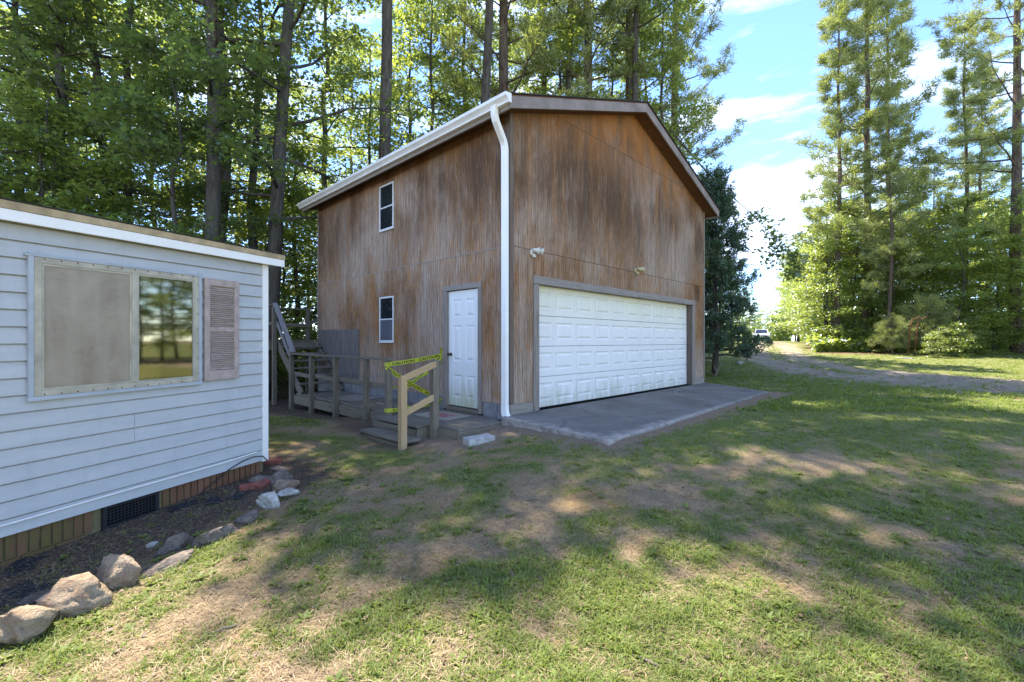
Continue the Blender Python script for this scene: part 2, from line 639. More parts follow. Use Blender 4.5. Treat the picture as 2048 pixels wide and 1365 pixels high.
def mat_house_siding():
    k = NT('blue_lap_siding')
    n = k.noise(k.coords('Object', (1, 1, 6)), 2.0, 6, 0.65)
    d = k.noise(k.coords('Object', (14, 14, 14)), 1.0, 4, 0.6)
    c = k.mix(k.rng(n, .35, .7), (0.40, 0.405, 0.40), (0.46, 0.46, 0.45))
    c = k.mix(k.rng(d, .58, .76, 0, .35), c, (0.30, 0.31, 0.29))
    e = k.noise(k.coords('Object', (1, 5, .7)), 1.3, 6, .7)
    c = k.mix(k.rng(e, .52, .74, 0, .4), c, (0.30, 0.315, 0.31))
    w = k.noise(k.coords('Object', (2, 90, 90)), 1.0, 3, 0.6)
    k.bump(w, 0.12, 0.003)
    return k.done(c, 0.6, 0.3)


M['lap'] = mat_house_siding()


def mat_brick():
    k = NT('skirting_brick')
    n = k.noise(k.coords('Object', (1, 1, 1), rand=5.0), 9.0, 5, 0.7)
    oi = k.n('ShaderNodeObjectInfo')
    c = k.mix(oi.outputs['Random'], (0.145, 0.065, 0.04), (0.21, 0.10, 0.062))
    c = k.mix(k.rng(n, .3, .7), c, (0.15, 0.085, 0.045))
    geo = k.n('ShaderNodeNewGeometry')
    al = k.noise(geo.outputs['Position'], 2.2, 5, 0.65)
    sp = k.n('ShaderNodeSeparateXYZ')
    k.l(geo.outputs['Position'], sp.inputs[0])
    alg = k.math('ADD', al, k.rng(sp.outputs['Y'], 4.9, 2.6, -0.12, 0.22))
    c = k.mix(k.rng(alg, .46, .68, 0, .85), c, (0.115, 0.11, 0.035))
    k.bump(n, 0.4, 0.004)
    return k.done(c, 0.92, 0.15)


M['brick'] = mat_brick()
M['mortar'] = plain('mossy_mortar', (0.20, 0.17, 0.085), 0.95, 0.1, var=.35, scale=6)
M['red_brick'] = plain('loose_red_brick', (0.24, 0.085, 0.065), 0.9, 0.15, var=.35, scale=16, bump=.4)


def mat_steel_door():
    k = NT('white_steel_door')
    tc = k.n('ShaderNodeTexCoord')
    sp = k.n('ShaderNodeSeparateXYZ')
    k.l(tc.outputs['Object'], sp.inputs[0])
    st = k.noise(k.coords('Object', (14, 14, 1.4)), 1.0, 5, 0.65)
    f = k.math('ADD', k.rng(sp.outputs['Z'], 0.9, 0.0, -0.25, 0.28), st)
    c = k.mix(k.rng(f, .5, .85, 0, .75), (0.72, 0.71, 0.675), (0.36, 0.37, 0.18))
    return k.done(c, 0.42, 0.4)


M['steel_door'] = mat_steel_door()


def mat_garage_door():
    k = NT('garage_door_paint')
    tc = k.n('ShaderNodeTexCoord')
    sp = k.n('ShaderNodeSeparateXYZ')
    k.l(tc.outputs['Object'], sp.inputs[0])
    st = k.noise(k.coords('Object', (9, 9, 1.6)), 1.0, 5, 0.65)
    big = k.noise(k.coords('Object', (1, 1, 1)), 0.8, 4, 0.6)
    top = k.rng(sp.outputs['Z'], 1.35, 2.1, 0, 1)
    c = k.mix(k.math('MULTIPLY', top, k.rng(big, .3, .62, .35, .75)), (0.76, 0.725, 0.675), (0.74, 0.69, 0.43))
    f = k.math('ADD', k.rng(sp.outputs['Z'], 0.75, 0.0, -0.3, 0.16), st)
    c = k.mix(k.rng(f, .44, .76, 0, .65), c, (0.36, 0.37, 0.25))
    du = k.noise(k.coords('Object', (3, 3, .6)), 1.4, 6, .7)
    c = k.mix(k.rng(du, .48, .72, 0, .35), c, (0.60, 0.555, 0.48))
    return k.done(c, 0.45, 0.35)


M['garage_door'] = mat_garage_door()


def mat_concrete():
    k = NT('driveway_concrete')
    n = k.noise(k.coords('Object', (1, 1, 1)), 0.9, 6, 0.65)
    s = k.noise(k.coords('Object', (1, 1, 1)), 7.0, 6, 0.7)
    f = k.noise(k.coords('Object', (1, 1, 1)), 60.0, 3, 0.6)
    c = k.mix(k.rng(n, .35, .65), (0.125, 0.112, 0.096), (0.20, 0.18, 0.155))
    c = k.mix(k.rng(s, .5, .75, 0, .5), c, (0.085, 0.072, 0.066))
    sp = k.n('ShaderNodeSeparateXYZ')
    tc = k.n('ShaderNodeTexCoord')
    k.l(tc.outputs['Object'], sp.inputs[0])
    edge = k.math('ADD', k.rng(sp.outputs['Y'], -1.45, -1.95, -.3, .2), k.math('MULTIPLY', s, .8))
    edge2 = k.math('ADD', k.rng(sp.outputs['X'], .35, -.2, -.3, .15), k.math('MULTIPLY', s, .8))
    c = k.mix(k.rng(k.math('MAXIMUM', edge, edge2), .42, .66, 0, .7), c, (0.46, 0.40, 0.34))
    vo = k.n('ShaderNodeTexVoronoi')
    vo.feature = 'DISTANCE_TO_EDGE'
    vo.inputs['Scale'].default_value = 0.42
    wob = k.n('ShaderNodeVectorMath', operation='ADD')
    tn = k.n('ShaderNodeTexNoise')
    tn.inputs['Scale'].default_value = 3.0
    tn.inputs['Detail'].default_value = 5
    k.l(tc.outputs['Object'], tn.inputs['Vector'])
    ts = k.n('ShaderNodeVectorMath', operation='SCALE')
    ts.inputs['Scale'].default_value = 0.25
    k.l(tn.outputs['Color'], ts.inputs[0])
    k.l(tc.outputs['Object'], wob.inputs[0])
    k.l(ts.outputs[0], wob.inputs[1])
    k.l(wob.outputs[0], vo.inputs['Vector'])
    c = k.mix(k.rng(vo.outputs['Distance'], .007, .001, 0, .55), c, (0.05, 0.045, 0.04))
    # pale scrape left by something dragged round in a half circle
    ln = k.n('ShaderNodeVectorMath', operation='DISTANCE')
    ln.inputs[1].default_value = (5.6, -1.6, -.04)
    k.l(tc.outputs['Object'], ln.inputs[0])
    arc = k.rng(k.math('ABSOLUTE', k.math('SUBTRACT', ln.outputs['Value'], 1.35), 0), .022, .004, 0, 1)
    c = k.mix(k.math('MULTIPLY', arc, k.rng(s, .4, .55, 0, .7)), c, (0.42, 0.38, 0.33))
    k.bump(k.math('ADD', f, k.math('MULTIPLY', s, .5)), 0.5, 0.005)
    return k.done(c, 0.92, 0.2)


M['concrete'] = mat_concrete()


def mat_rock(name, a, b, c3, lichen=0.3):
    k = NT(name)
    v = k.coords('Object', rand=9.0)
    n = k.noise(v, 5.0, 7, 0.7)
    s = k.noise(v, 22.0, 5, 0.7)
    ms = k.n('ShaderNodeTexVoronoi')
    ms.feature = 'DISTANCE_TO_EDGE'
    ms.inputs['Scale'].default_value = 5.0
    k.l(v, ms.inputs['Vector'])
    c = k.mix(k.rng(n, .35, .65), a, b)
    c = k.mix(k.rng(s, .48, .66, 0, .75), c, c3)
    mo = k.noise(v, 2.5, 6, .7)
    c = k.mix(k.rng(mo, .55, .7, 0, .6), c, (0.10, 0.10, 0.05))
    k.bump(k.math('ADD', n, k.math('MULTIPLY', s, .6)), 1.0, 0.05)
    return k.done(c, 0.92, 0.15)


M['rock_tan'] = mat_rock('tan_fieldstone', (0.23, 0.16, 0.10), (0.41, 0.33, 0.235), (0.26, 0.165, 0.11))
M['rock_grey'] = mat_rock('grey_fieldstone', (0.13, 0.10, 0.085), (0.26, 0.215, 0.18), (0.09, 0.075, 0.06))
M['rock_white'] = mat_rock('pale_rubble', (0.38, 0.36, 0.31), (0.56, 0.54, 0.50), (0.25, 0.22, 0.19))


def mat_ground():
    k = NT('yard_ground')

    def att(nm):
        a = k.n('ShaderNodeAttribute')
        a.attribute_name = nm
        return a.outputs['Fac']
    geo = k.n('ShaderNodeNewGeometry')
    p = geo.outputs['Position']
    n1 = k.noise(p, 1.3, 6, 0.65)
    n2 = k.noise(p, 9.0, 6, 0.7)
    n3 = k.noise(p, 55.0, 4, 0.7)
    n4 = k.noise(p, 140.0, 3, 0.7)
    straw = k.mix(k.rng(n2, .35, .65), (0.19, 0.13, 0.078), (0.31, 0.225, 0.135))
    straw = k.mix(k.rng(n3, .42, .68, 0, .8), straw, (0.38, 0.29, 0.175))
    straw = k.mix(k.rng(n4, .55, .75, 0, .6), straw, (0.115, 0.085, 0.06))
    moss = k.mix(k.rng(n1, .48, .66, 0, .55), straw, (0.30, 0.18, 0.06))
    green = k.mix(k.rng(n3, .35, .65), (0.085, 0.11, 0.03), (0.155, 0.19, 0.055))
    gmask = k.math('ADD', att('grassy'), k.math('MULTIPLY', k.math('SUBTRACT', n2, .5), .9))
    c = k.mix(k.rng(gmask, .12, .75, 0, .8), moss, green)
    litter = k.mix(k.rng(n3, .35, .65), (0.10, 0.06, 0.038), (0.20, 0.125, 0.08))
    litter = k.mix(k.rng(n2, .5, .7, 0, .6), litter, (0.06, 0.05, 0.032))
    c = k.mix(att('litter'), c, litter)
    mul = k.mix(k.rng(n3, .35, .62), (0.035, 0.028, 0.024), (0.13, 0.095, 0.072))
    c = k.mix(att('bed'), c, mul)
    grv = k.mix(k.rng(n3, .35, .65), (0.20, 0.165, 0.12), (0.36, 0.30, 0.235))
    grv = k.mix(k.rng(n4, .5, .7), grv, (0.22, 0.185, 0.15))
    c = k.mix(k.math('MULTIPLY', att('gravel'), .8), c, grv)
    dirt = k.mix(k.rng(n3, .35, .65), (0.18, 0.125, 0.085), (0.30, 0.22, 0.155))
    c = k.mix(att('dirt'), c, dirt)
    k.bump(k.math('ADD', n3, k.math('MULTIPLY', n4, .6)), 0.8, 0.02)
    return k.done(c, 0.95, 0.1)


M['ground'] = mat_ground()


def mat_gravel():
    k = NT('gravel')
    geo = k.n('ShaderNodeNewGeometry')
    v = k.n('ShaderNodeTexVoronoi')
    v.inputs['Scale'].default_value = 38.0
    k.l(geo.outputs['Position'], v.inputs['Vector'])
    n = k.noise(geo.outputs['Position'], 1.2, 5, 0.65)
    c = k.mix(k.rng(v.outputs['Color'], .1, .9), (0.20, 0.16, 0.115), (0.42, 0.34, 0.265))
    c = k.mix(k.rng(n, .42, .68, 0, .8), c, (0.26, 0.19, 0.12))
    k.bump(v.outputs['Distance'], 0.8, 0.02)
    return k.done(c, 0.95, 0.15)


M['gravel'] = mat_gravel()


def mat_leaf(name, a, b, tr, trans=0.42, gloss=0.10, rough=0.35):
    k = NT(name)
    at_ = k.n('ShaderNodeAttribute')
    at_.attribute_name = 'tint'
    f = at_.outputs['Fac']
    c = k.mix(f, a, b)
    ct = k.mix(f, tuple(x * .7 for x in tr), tr)
    di = k.n('ShaderNodeBsdfDiffuse')
    tl = k.n('ShaderNodeBsdfTranslucent')
    gl = k.n('ShaderNodeBsdfGlossy')
    gl.inputs['Roughness'].default_value = rough
    gl.inputs['Color'].default_value = (0.85, 0.9, 1.0, 1)
    k.l(c, di.inputs['Color'])
    k.l(ct, tl.inputs['Color'])
    m1 = k.n('ShaderNodeMixShader')
    m1.inputs[0].default_value = trans
    k.l(di.outputs[0], m1.inputs[1])
    k.l(tl.outputs[0], m1.inputs[2])
    m2 = k.n('ShaderNodeMixShader')
    m2.inputs[0].default_value = gloss
    k.l(m1.outputs[0], m2.inputs[1])
    k.l(gl.outputs[0], m2.inputs[2])
    k.l(m2.outputs[0], k.out.inputs['Surface'])
    k.t.nodes.remove(k.b)
    return k.m


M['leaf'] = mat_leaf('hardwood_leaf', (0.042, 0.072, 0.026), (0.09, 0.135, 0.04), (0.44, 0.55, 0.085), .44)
M['leaf_light'] = mat_leaf('sunlit_tone_leaf', (0.12, 0.165, 0.03), (0.20, 0.26, 0.05), (0.58, 0.68, 0.10), .5)  # brighter copy of the leaf, sunlit tone put into its colour
M['needle'] = mat_leaf('pine_needle', (0.125, 0.145, 0.045), (0.27, 0.285, 0.085), (0.48, 0.55, 0.10), .42, .06, .5)
M['cedar'] = mat_leaf('cedar_spray', (0.035, 0.07, 0.036), (0.075, 0.12, 0.055), (0.18, 0.27, 0.06), .3, .05, .5)
M['blade'] = mat_leaf('grass_blade', (0.105, 0.14, 0.026), (0.235, 0.28, 0.06), (0.40, 0.49, 0.06), .35, .02, .6)
M['straw'] = mat_leaf('dry_straw', (0.15, 0.10, 0.06), (0.44, 0.34, 0.20), (0.45, 0.33, 0.16), .15, .02, .6)


def mat_bark(name, a, b, c3, sc=(9, 9, 1.6)):
    k = NT(name)
    v = k.coords('Object', sc, rand=6.0)
    n = k.noise(v, 1.6, 6, 0.7, 0.5)
    m = k.noise(k.coords('Object', (1, 1, 1), rand=6.0), 1.1, 4, 0.6)
    c = k.mix(k.rng(n, .35, .65), a, b)
    c = k.mix(k.rng(m, .5, .75, 0, .6), c, c3)
    k.bump(n, 0.9, 0.05)
    return k.done(c, 0.93, 0.1)


M['bark'] = mat_bark('hardwood_bark', (0.045, 0.037, 0.03), (0.125, 0.108, 0.09), (0.075, 0.08, 0.052))
M['pine_bark'] = mat_bark('pine_bark', (0.06, 0.042, 0.032), (0.19, 0.14, 0.11), (0.13, 0.105, 0.09))

# ------------------------------------------------------------------ ground and driveway
def spaced(lo, hi, c, n, k):
    u = np.linspace(math.asinh((lo - c) / k), math.asinh((hi - c) / k), n)
    return c + k * np.sinh(u)


gx = spaced(-260, 320, 1.0, 330, 4.5)
gy = spaced(-60, 420, 4.5, 360, 4.5)
X, Y = np.meshgrid(gx, gy)
Z = ground_z(X, Y)
nx, ny = len(gx), len(gy)
idx = np.arange(nx * ny).reshape(ny, nx)
q = np.stack([idx[:-1, :-1], idx[:-1, 1:], idx[1:, 1:], idx[1:, :-1]], -1).reshape(-1, 4)
tri = np.concatenate([q[:, [0, 1, 2]], q[:, [0, 2, 3]]])
hx, hy = to_local(X, Y, HC, HA)
lx, ly = to_local(X, Y, GC, GA)
bed = sstep(0.93 + 0.4 * (fbm(X, Y, 2.0, 71, 3) - .5) - hx, 0, .2) * (hy < 0.5 + .4 * (fbm(X, Y, 3, 73, 2) - .5))
bed = np.maximum(bed, sstep(0.45 + 0.5 * (fbm(X, Y, 2.2, 75, 3) - .5) - np.maximum(np.maximum(-1.35 - lx, lx - 0.3), np.maximum(0.9 - ly, ly - 9)), 0, .3) * .8)
rim = np.maximum(np.maximum(-0.25 - lx, lx - 7.2), np.maximum(-1.95 - ly, ly))
dirt = sstep(0.42 + 0.4 * (fbm(X, Y, 2.4, 77, 3) - .5) - rim, 0, .3) * .9
dk = np.maximum(np.maximum(-1.35 - lx, lx - 0.5), np.maximum(-0.5 - ly, ly - 1.5))
dirt = np.maximum(dirt, sstep(0.3 + 0.5 * (fbm(X, Y, 2.4, 79, 3) - .5) - dk, 0, .3) * .9)
ground_me = mesh_np('ground', np.stack([X, Y, Z], -1), tri, M['ground'], {
    'grassy': grass_density(X, Y).ravel(), 'gravel': drive_mask(X, Y).ravel() * 1.0,
    'litter': woods(X, Y).ravel(), 'bed': bed.ravel(), 'dirt': dirt.ravel()}, smooth=True)
tag(link('ground', ground_me), kind='structure')

# gravel driveway: its own sheet 4 mm over the ground, ragged where grass creeps in
dx = np.arange(6.0, 34.0, 0.16)
dyv = np.concatenate([np.arange(8.0, 24.0, 0.16), np.arange(24.0, 60.0, 0.5)])
DX, DY = np.meshgrid(dx, dyv)
DM = drive_mask(DX, DY)
di = np.arange(DX.size).reshape(DX.shape)
q = np.stack([di[:-1, :-1], di[:-1, 1:], di[1:, 1:], di[1:, :-1]], -1).reshape(-1, 4)
keep = (DM.ravel()[q].min(1) > 0.62) & (fbm(DX, DY, 2.2, 83, 5).ravel()[q[:, 0]] < 0.465)
q = q[keep]
used, inv = np.unique(q, return_inverse=True)
q = inv.reshape(-1, 4)
dv = np.stack([DX.ravel(), DY.ravel(), ground_z(DX, DY).ravel() + 0.006], -1)[used]
drive_me = mesh_np('gravel_driveway', dv, np.concatenate([q[:, [0, 1, 2]], q[:, [0, 2, 3]]]), M['gravel'], smooth=True)
tag(link('gravel_driveway', drive_me), kind='structure')


# ------------------------------------------------------------------ grass, straw and weeds (nobody could count them)
def in_view(n, y0, y1, power, seed):
    r_ = np.random.default_rng(seed)
    u = r_.random(n)
    y = (y0 ** (1 - power) + u * (y1 ** (1 - power) - y0 ** (1 - power))) ** (1 / (1 - power)) if power != 1 else y0 * (y1 / y0) ** u
    x = (r_.random(n) * 2 - 1) * 1.2 * y
    return x, y


def blades(bx, by, bz, ang, ln, wd, lean, tint, curl=0.5):
    """Tapered blades: base quad and a tip triangle, bending over as they rise."""
    n = len(bx)
    ca, sa = np.cos(ang), np.sin(ang)
    h1 = ln * 0.55 * np.cos(lean)
    o1 = ln * 0.55 * np.sin(lean)
    l2 = np.clip(lean + curl, 0, 1.75)
    h2 = h1 + ln * 0.45 * np.cos(l2)
    o2 = o1 + ln * 0.45 * np.sin(l2)
    px, py = -sa * wd / 2, ca * wd / 2
    v = np.empty((n, 5, 3), np.float32)
    v[:, 0] = np.stack([bx + px * .7, by + py * .7, bz], -1)
    v[:, 1] = np.stack([bx - px * .7, by - py * .7, bz], -1)
    v[:, 2] = np.stack([bx + ca * o1 - px, by + sa * o1 - py, bz + h1], -1)
    v[:, 3] = np.stack([bx + ca * o1 + px, by + sa * o1 + py, bz + h1], -1)
    v[:, 4] = np.stack([bx + ca * o2, by + sa * o2, bz + h2], -1)
    b = (np.arange(n) * 5)[:, None]
    t = np.concatenate([b + [0, 1, 2], b + [0, 2, 3], b + [3, 2, 4]], 0)
    return v.reshape(-1, 3), t, np.repeat(tint, 5)


def grass_field():
    V, T, A = [], [], []
    off = 0
    for (n, y0, y1, power, per, size, wid, seed) in ((46000, 1.75, 9.0, 1.15, 10, .82, .85, 1), (30000, 8.0, 30.0, 1.2, 9, 1.35, 2.6, 2)):
        tx, ty = in_view(n, y0, y1, power, seed)
        r_ = np.random.default_rng(seed + 50)
        d = grass_density(tx, ty)
        keep_ = r_.random(n) < np.clip(d * .95 + 0.035, 0, 1)
        tx, ty, d = tx[keep_], ty[keep_], d[keep_]
        m = len(tx)
        tsize = (0.35 + 1.0 * r_.random(m) ** 2) * (0.6 + 0.45 * d) * size
        ttint = np.clip(0.15 + 0.6 * fbm(tx, ty, 1.1, 91, 3) + 0.3 * (r_.random(m) - .5), 0, 1)
        bx = np.repeat(tx, per) + r_.normal(0, .022 * size, m * per)
        by = np.repeat(ty, per) + r_.normal(0, .022 * size, m * per)
        ts = np.repeat(tsize, per)
        ang = r_.random(m * per) * 2 * np.pi
        ln = ts * (0.035 + 0.05 * r_.random(m * per))
        wd = (0.0035 + 0.0045 * r_.random(m * per)) * wid * np.repeat(0.7 + 0.6 * r_.random(m), per)
        lean = 0.25 + 0.95 * r_.random(m * per)
        tint = np.clip(np.repeat(ttint, per) + 0.35 * (r_.random(m * per) - .5), 0, 1)
        v, t, a = blades(bx, by, ground_z(bx, by) - .002, ang, ln, wd, lean, tint, 0.6)
        V.append(v)
        T.append(t + off)
        A.append(a)
        off += len(v)
    # low broad-leaved weeds: rosettes of flat leaves, thick along the stone edging
    tx, ty = in_view(4200, 1.9, 8.0, 1.1, 9)
    r_ = np.random.default_rng(99)
    d = grass_density(tx, ty)
    kx, ky = to_local(tx, ty, HC, HA)
    edge = np.exp(-((kx - 1.15) / .35) ** 2) * (ky < .5) * (kx > .55)
    kp = r_.random(len(tx)) < np.clip(0.28 * d + 0.8 * edge + .02, 0, 1)
    tx, ty = tx[kp], ty[kp]
    m, per = len(tx), 9
    bx, by = np.repeat(tx, per), np.repeat(ty, per)
    sz = np.repeat(0.45 + 0.8 * r_.random(m), per)
    ang = r_.random(m * per) * 2 * np.pi
    v, t, a = blades(bx, by, ground_z(bx, by), ang, sz * (.03 + .035 * r_.random(m * per)), sz * .017, .7 + .6 * r_.random(m * per), np.clip(.25 + .4 * r_.random(m * per), 0, 1), .5)
    V.append(v)
    T.append(t + off)
    A.append(a)
    me = mesh_np('lawn_grass', np.concatenate(V), np.concatenate(T), M['blade'], {'tint': np.concatenate(A)})
    tag(link('lawn_grass', me), kind='stuff', cat='grass', label='patchy green crabgrass tufts and weeds growing over the yard')
    # dry straw lying about
    bx, by = in_view(110000, 1.75, 10.5, 1.2, 5)
    r_ = np.random.default_rng(6)
    lx_, ly_ = to_local(bx, by, GC, GA)
    ok = ~((lx_ > -0.25) & (ly_ > -2.0) & (lx_ < 7.6)) & ~((lx_ > -1.65) & (lx_ <= 0.1) & (ly_ > -.1) & (ly_ < 9)) & (r_.random(len(bx)) < 1.05 - .75 * grass_density(bx, by))
    hx_, hy_ = to_local(bx, by, HC, HA)
    ok &= ~((hx_ < 0.02) & (hy_ < .1))
    bx, by = bx[ok], by[ok]
    n = len(bx)
    v, t, a = blades(bx, by, ground_z(bx, by) + .003 + .008 * r_.random(n), r_.random(n) * 6.283, .03 + .06 * r_.random(n), .0018 + .002 * r_.random(n), 1.25 + .3 * r_.random(n), r_.random(n) ** 1.3, .15)
    me = mesh_np('dry_straw', v, t, M['straw'], {'tint': a})
    tag(link('dry_straw', me), kind='stuff', cat='straw', label='dry straw and thatch lying between the grass tufts')


grass_field()


# ------------------------------------------------------------------ garage
GW, GD = 7.72, 7.18            # front width, side depth
EAVE, PITCH = 4.74, 0.345
garage = thing('garage', 'tall two storey garage clad in weathered brown plywood', 'garage', GC, GA)


def roof_under(x):
    return EAVE + PITCH * (GW / 2 - abs(x - GW / 2))


def clip(poly, a, b, c):
    """Keep the side a*u + b*v <= c of a convex outline."""
    out = []
    for i, p in enumerate(poly):
        q_ = poly[(i + 1) % len(poly)]
        fp, fq = a * p[0] + b * p[1] - c, a * q_[0] + b * q_[1] - c
        if fp <= 0:
            out.append(p)
        if fp * fq < 0:
            t = fp / (fp - fq)
            out.append((p[0] + t * (q_[0] - p[0]), p[1] + t * (q_[1] - p[1])))
    return out


# hollow core behind the cladding: walls only, so that openings have depth
core = MB()
core.box((0.02, 0.02, -.2), (0.12, 0.66, 4.74)).box((0.02, 1.69, -.2), (0.12, GD, 4.74)).box((0.02, 0.66, 2.12), (0.12, 1.69, 4.74))
core.box((0.12, 0.02, -.2), (0.54, 0.10, 2.25)).box((7.07, 0.02, -.2), (GW - .02, 0.10, 2.25))
core.prism([(0.12, 2.25), (GW - .02, 2.25), (GW - .02, EAVE), (GW / 2, roof_under(GW / 2) - .02), (0.12, EAVE)], lambda u, w, t: (u, t, w), 0.02, 0.10)
core.box((GW - .12, 0.10, -.2), (GW - .02, GD, 4.74))
core.prism([(0.12, -.2), (GW - .12, -.2), (GW - .12, EAVE), (GW / 2, roof_under(GW / 2) - .02), (0.12, EAVE)], lambda u, w, t: (u, t, w), GD - .10, GD - .02)
core.build('wall_core', M['dark'], garage)


def clad(poly, front):
    g = 0.0018
    if len(poly) < 3:
        return
    if front:
        MB().prism(poly, lambda u, w, t: (u, t, w), 0.02, 0.002).build('siding_panel', M['siding'], garage)
    else:
        MB().prism(poly, lambda u, w, t: (t, u, w), 0.002, 0.02).build('siding_panel', M['siding'], garage)


def rect(u0, w0, u1, w1, g=0.0007):
    return [(u0 + g, w0 + g), (u1 - g, w0 + g), (u1 - g, w1 - g), (u0 + g, w1 - g)]


cols = [0.0] + [0.10 + 1.2192 * k for k in range(1, 7)] + [GW]
# front, below the first joint
clad(rect(0, .16, .54, 2.66), True)
clad(rect(7.07, .16, GW, 2.66), True)
for a, b in zip(cols[:-1], cols[1:]):
    a2, b2 = max(a, .54), min(b, 7.07)
    clad(rect(a2, 2.245, b2, 2.66), True)
for a, b in zip(cols[:-1], cols[1:]):
    for z0, z1 in ((2.666, 5.107), (5.112, 6.3)):
        p = rect(a, z0, b, z1)
        p = clip(p, -PITCH, 1, EAVE)
        p = clip(p, PITCH, 1, EAVE + PITCH * GW)
        clad(p, True)
# left side
for a, b in ((0, .66), (1.69, 2.44), (2.44, 3.66), (3.66, 4.88), (4.88, 6.10), (6.10, GD)):
    clad(rect(a, .15, b, 2.66), False)
clad(rect(.66, 2.115, 1.69, 2.66), False)
for k in range(6):
    clad(rect(1.2192 * k, 2.672, min(1.2192 * (k + 1), GD), 4.735), False)
# right and back walls, plain sheets
MB().box((GW - .02, 0.02, .16), (GW - .002, GD, 4.735)).build('siding_panel', M['siding'], garage)
MB().prism([(0.0, .16), (GW, .16), (GW, EAVE), (GW / 2, roof_under(GW / 2)), (0.0, EAVE)], lambda u, w, t: (u, t, w), GD - .02, GD).build('siding_panel', M['siding'], garage)
# later patch of grey boarding low on the side wall
pt = MB().box((-.014, 4.90, .16), (.0, 6.04, 1.44)).build('patch_panel', M['patch'], garage, .002)
pt2 = MB().box((-.012, 6.045, .16), (.0, GD - .005, 1.45)).build('patch_panel', M['patch'], garage, .002)
pt['label'] = pt2['label'] = 'darker grey patch panel'
# Z-flashing and corner boards
MB().box((-.004, 0.1, 2.658), (.0, GD, 2.674)).build('flashing', M['trim'], garage)
MB().box((-.016, -.016, .16), (.0, .10, EAVE - .01)).build('corner_board', M['trim_d'], garage, .002)
MB().box((.0, -.016, .16), (.07, .0, EAVE + .01)).build('corner_board', M['trim_d'], garage, .002)
MB().box((GW - .05, -.014, .16), (GW + .014, .0, EAVE + .005)).build('corner_board', M['trim_v'], garage, .002)
MB().box((-.014, GD - .05, .16), (.0, GD, EAVE - .01)).build('corner_board', M['trim_v'], garage, .002)
# foundation
for k in range(14):
    a, b = 1.70 + .40 * k, min(1.70 + .40 * k + .392, GD)
    if b > a + .02:
        MB().box((.006, a, -.28), (.10, b, .148)).build('foundation_block', M['block'], garage, .006)
for a, b in ((.004, .30), (.308, .64)):
    MB().box((.006, a, -.28), (.10, b, .148)).build('foundation_block', M['block'], garage, .006)
MB().box((.012, -.006, -.12), (.54, .06, .155)).build('base_board', M['trim'], garage, .003)
MB().box((7.07, -.006, -.12), (GW, .06, .155)).build('base_board', M['trim'], garage, .003)
MB().box((.102, .06, -.3), (GW, GD, -.06)).build('floor_slab', M['block'], garage)

# garage door with its weathered frame
MB().box((.545, -.024, .0), (.68, .12, 2.11)).build('door_jamb', M['trim_v'], garage, .004)
MB().box((6.885, .0, .0), (7.02, .13, 2.11)).build('door_jamb', M['trim_d'], garage, .004)
MB().box((6.90, -.024, -.01), (7.065, -.001, 2.11)).build('door_casing', M['trim_v'], garage, .004)
MB().box((.545, -.026, 2.113), (3.78, .12, 2.245)).build('door_header', M['trim'], garage, .004)
MB().box((3.784, -.025, 2.113), (7.065, .12, 2.243)).build('door_header', M['trim'], garage, .004)
MB().box((.6, .136, -.02), (6.98, .145, .01)).build('door_seal', M['dark'], garage)


def raised(mb, u0, u1, z0, z1, face, sgn, put):
    """A stamped panel: a sloping groove round a raised field. put(u, z, depth) -> point; depth is out of the face."""
    fr = [(0, 0.0), (.018, -.010), (.036, -.010), (.066, .004)]
    rings = []
    for ins, dp in fr:
        rings.append([put(u0 + ins, z0 + ins, dp), put(u1 - ins, z0 + ins, dp), put(u1 - ins, z1 - ins, dp), put(u0 + ins, z1 - ins, dp)])
    v = [p for r_ in rings for p in r_]
    f = []
    for i in range(len(fr) - 1):
        for k in range(4):
            f.append((i * 4 + k, i * 4 + (k + 1) % 4, (i + 1) * 4 + (k + 1) % 4, (i + 1) * 4 + k))
    f.append(tuple((len(fr) - 1) * 4 + k for k in range(4)))
    mb.add(v, f)


DY0, DX0, DX1 = .135, .64, 6.74 + .14
sec_h = 2.12 / 4
pw = (DX1 - DX0) / 10
raised_me = {}
for s in range(4):
    z0, z1 = .012 + sec_h * s, .012 + sec_h * (s + 1) - .007
    mb = MB()
    holes = [(DX0 + pw * k + .065, DX0 + pw * (k + 1) - .065, z0 + .11, z1 - .11) for k in range(10)]
    # face strips around the stamped fields
    mb.box((DX0, DY0, z0), (DX1, DY0 + .04, holes[0][2]))
    mb.box((DX0, DY0, holes[0][3]), (DX1, DY0 + .04, z1))
    xs = [DX0] + [v for h in holes for v in h[:2]] + [DX1]
    for a, b in zip(xs[0::2], xs[1::2]):
        mb.box((a, DY0, holes[0][2]), (b, DY0 + .04, holes[0][3]))
    sec = mb.build('door_section', M['garage_door'], garage, .003)
    for h in holes:
        pm = MB()
        raised(pm, h[0], h[1], h[2], h[3], None, 1, lambda u, z, d: (u, DY0 - d, z))
        pm.build('raised_panel', M['garage_door'], sec)

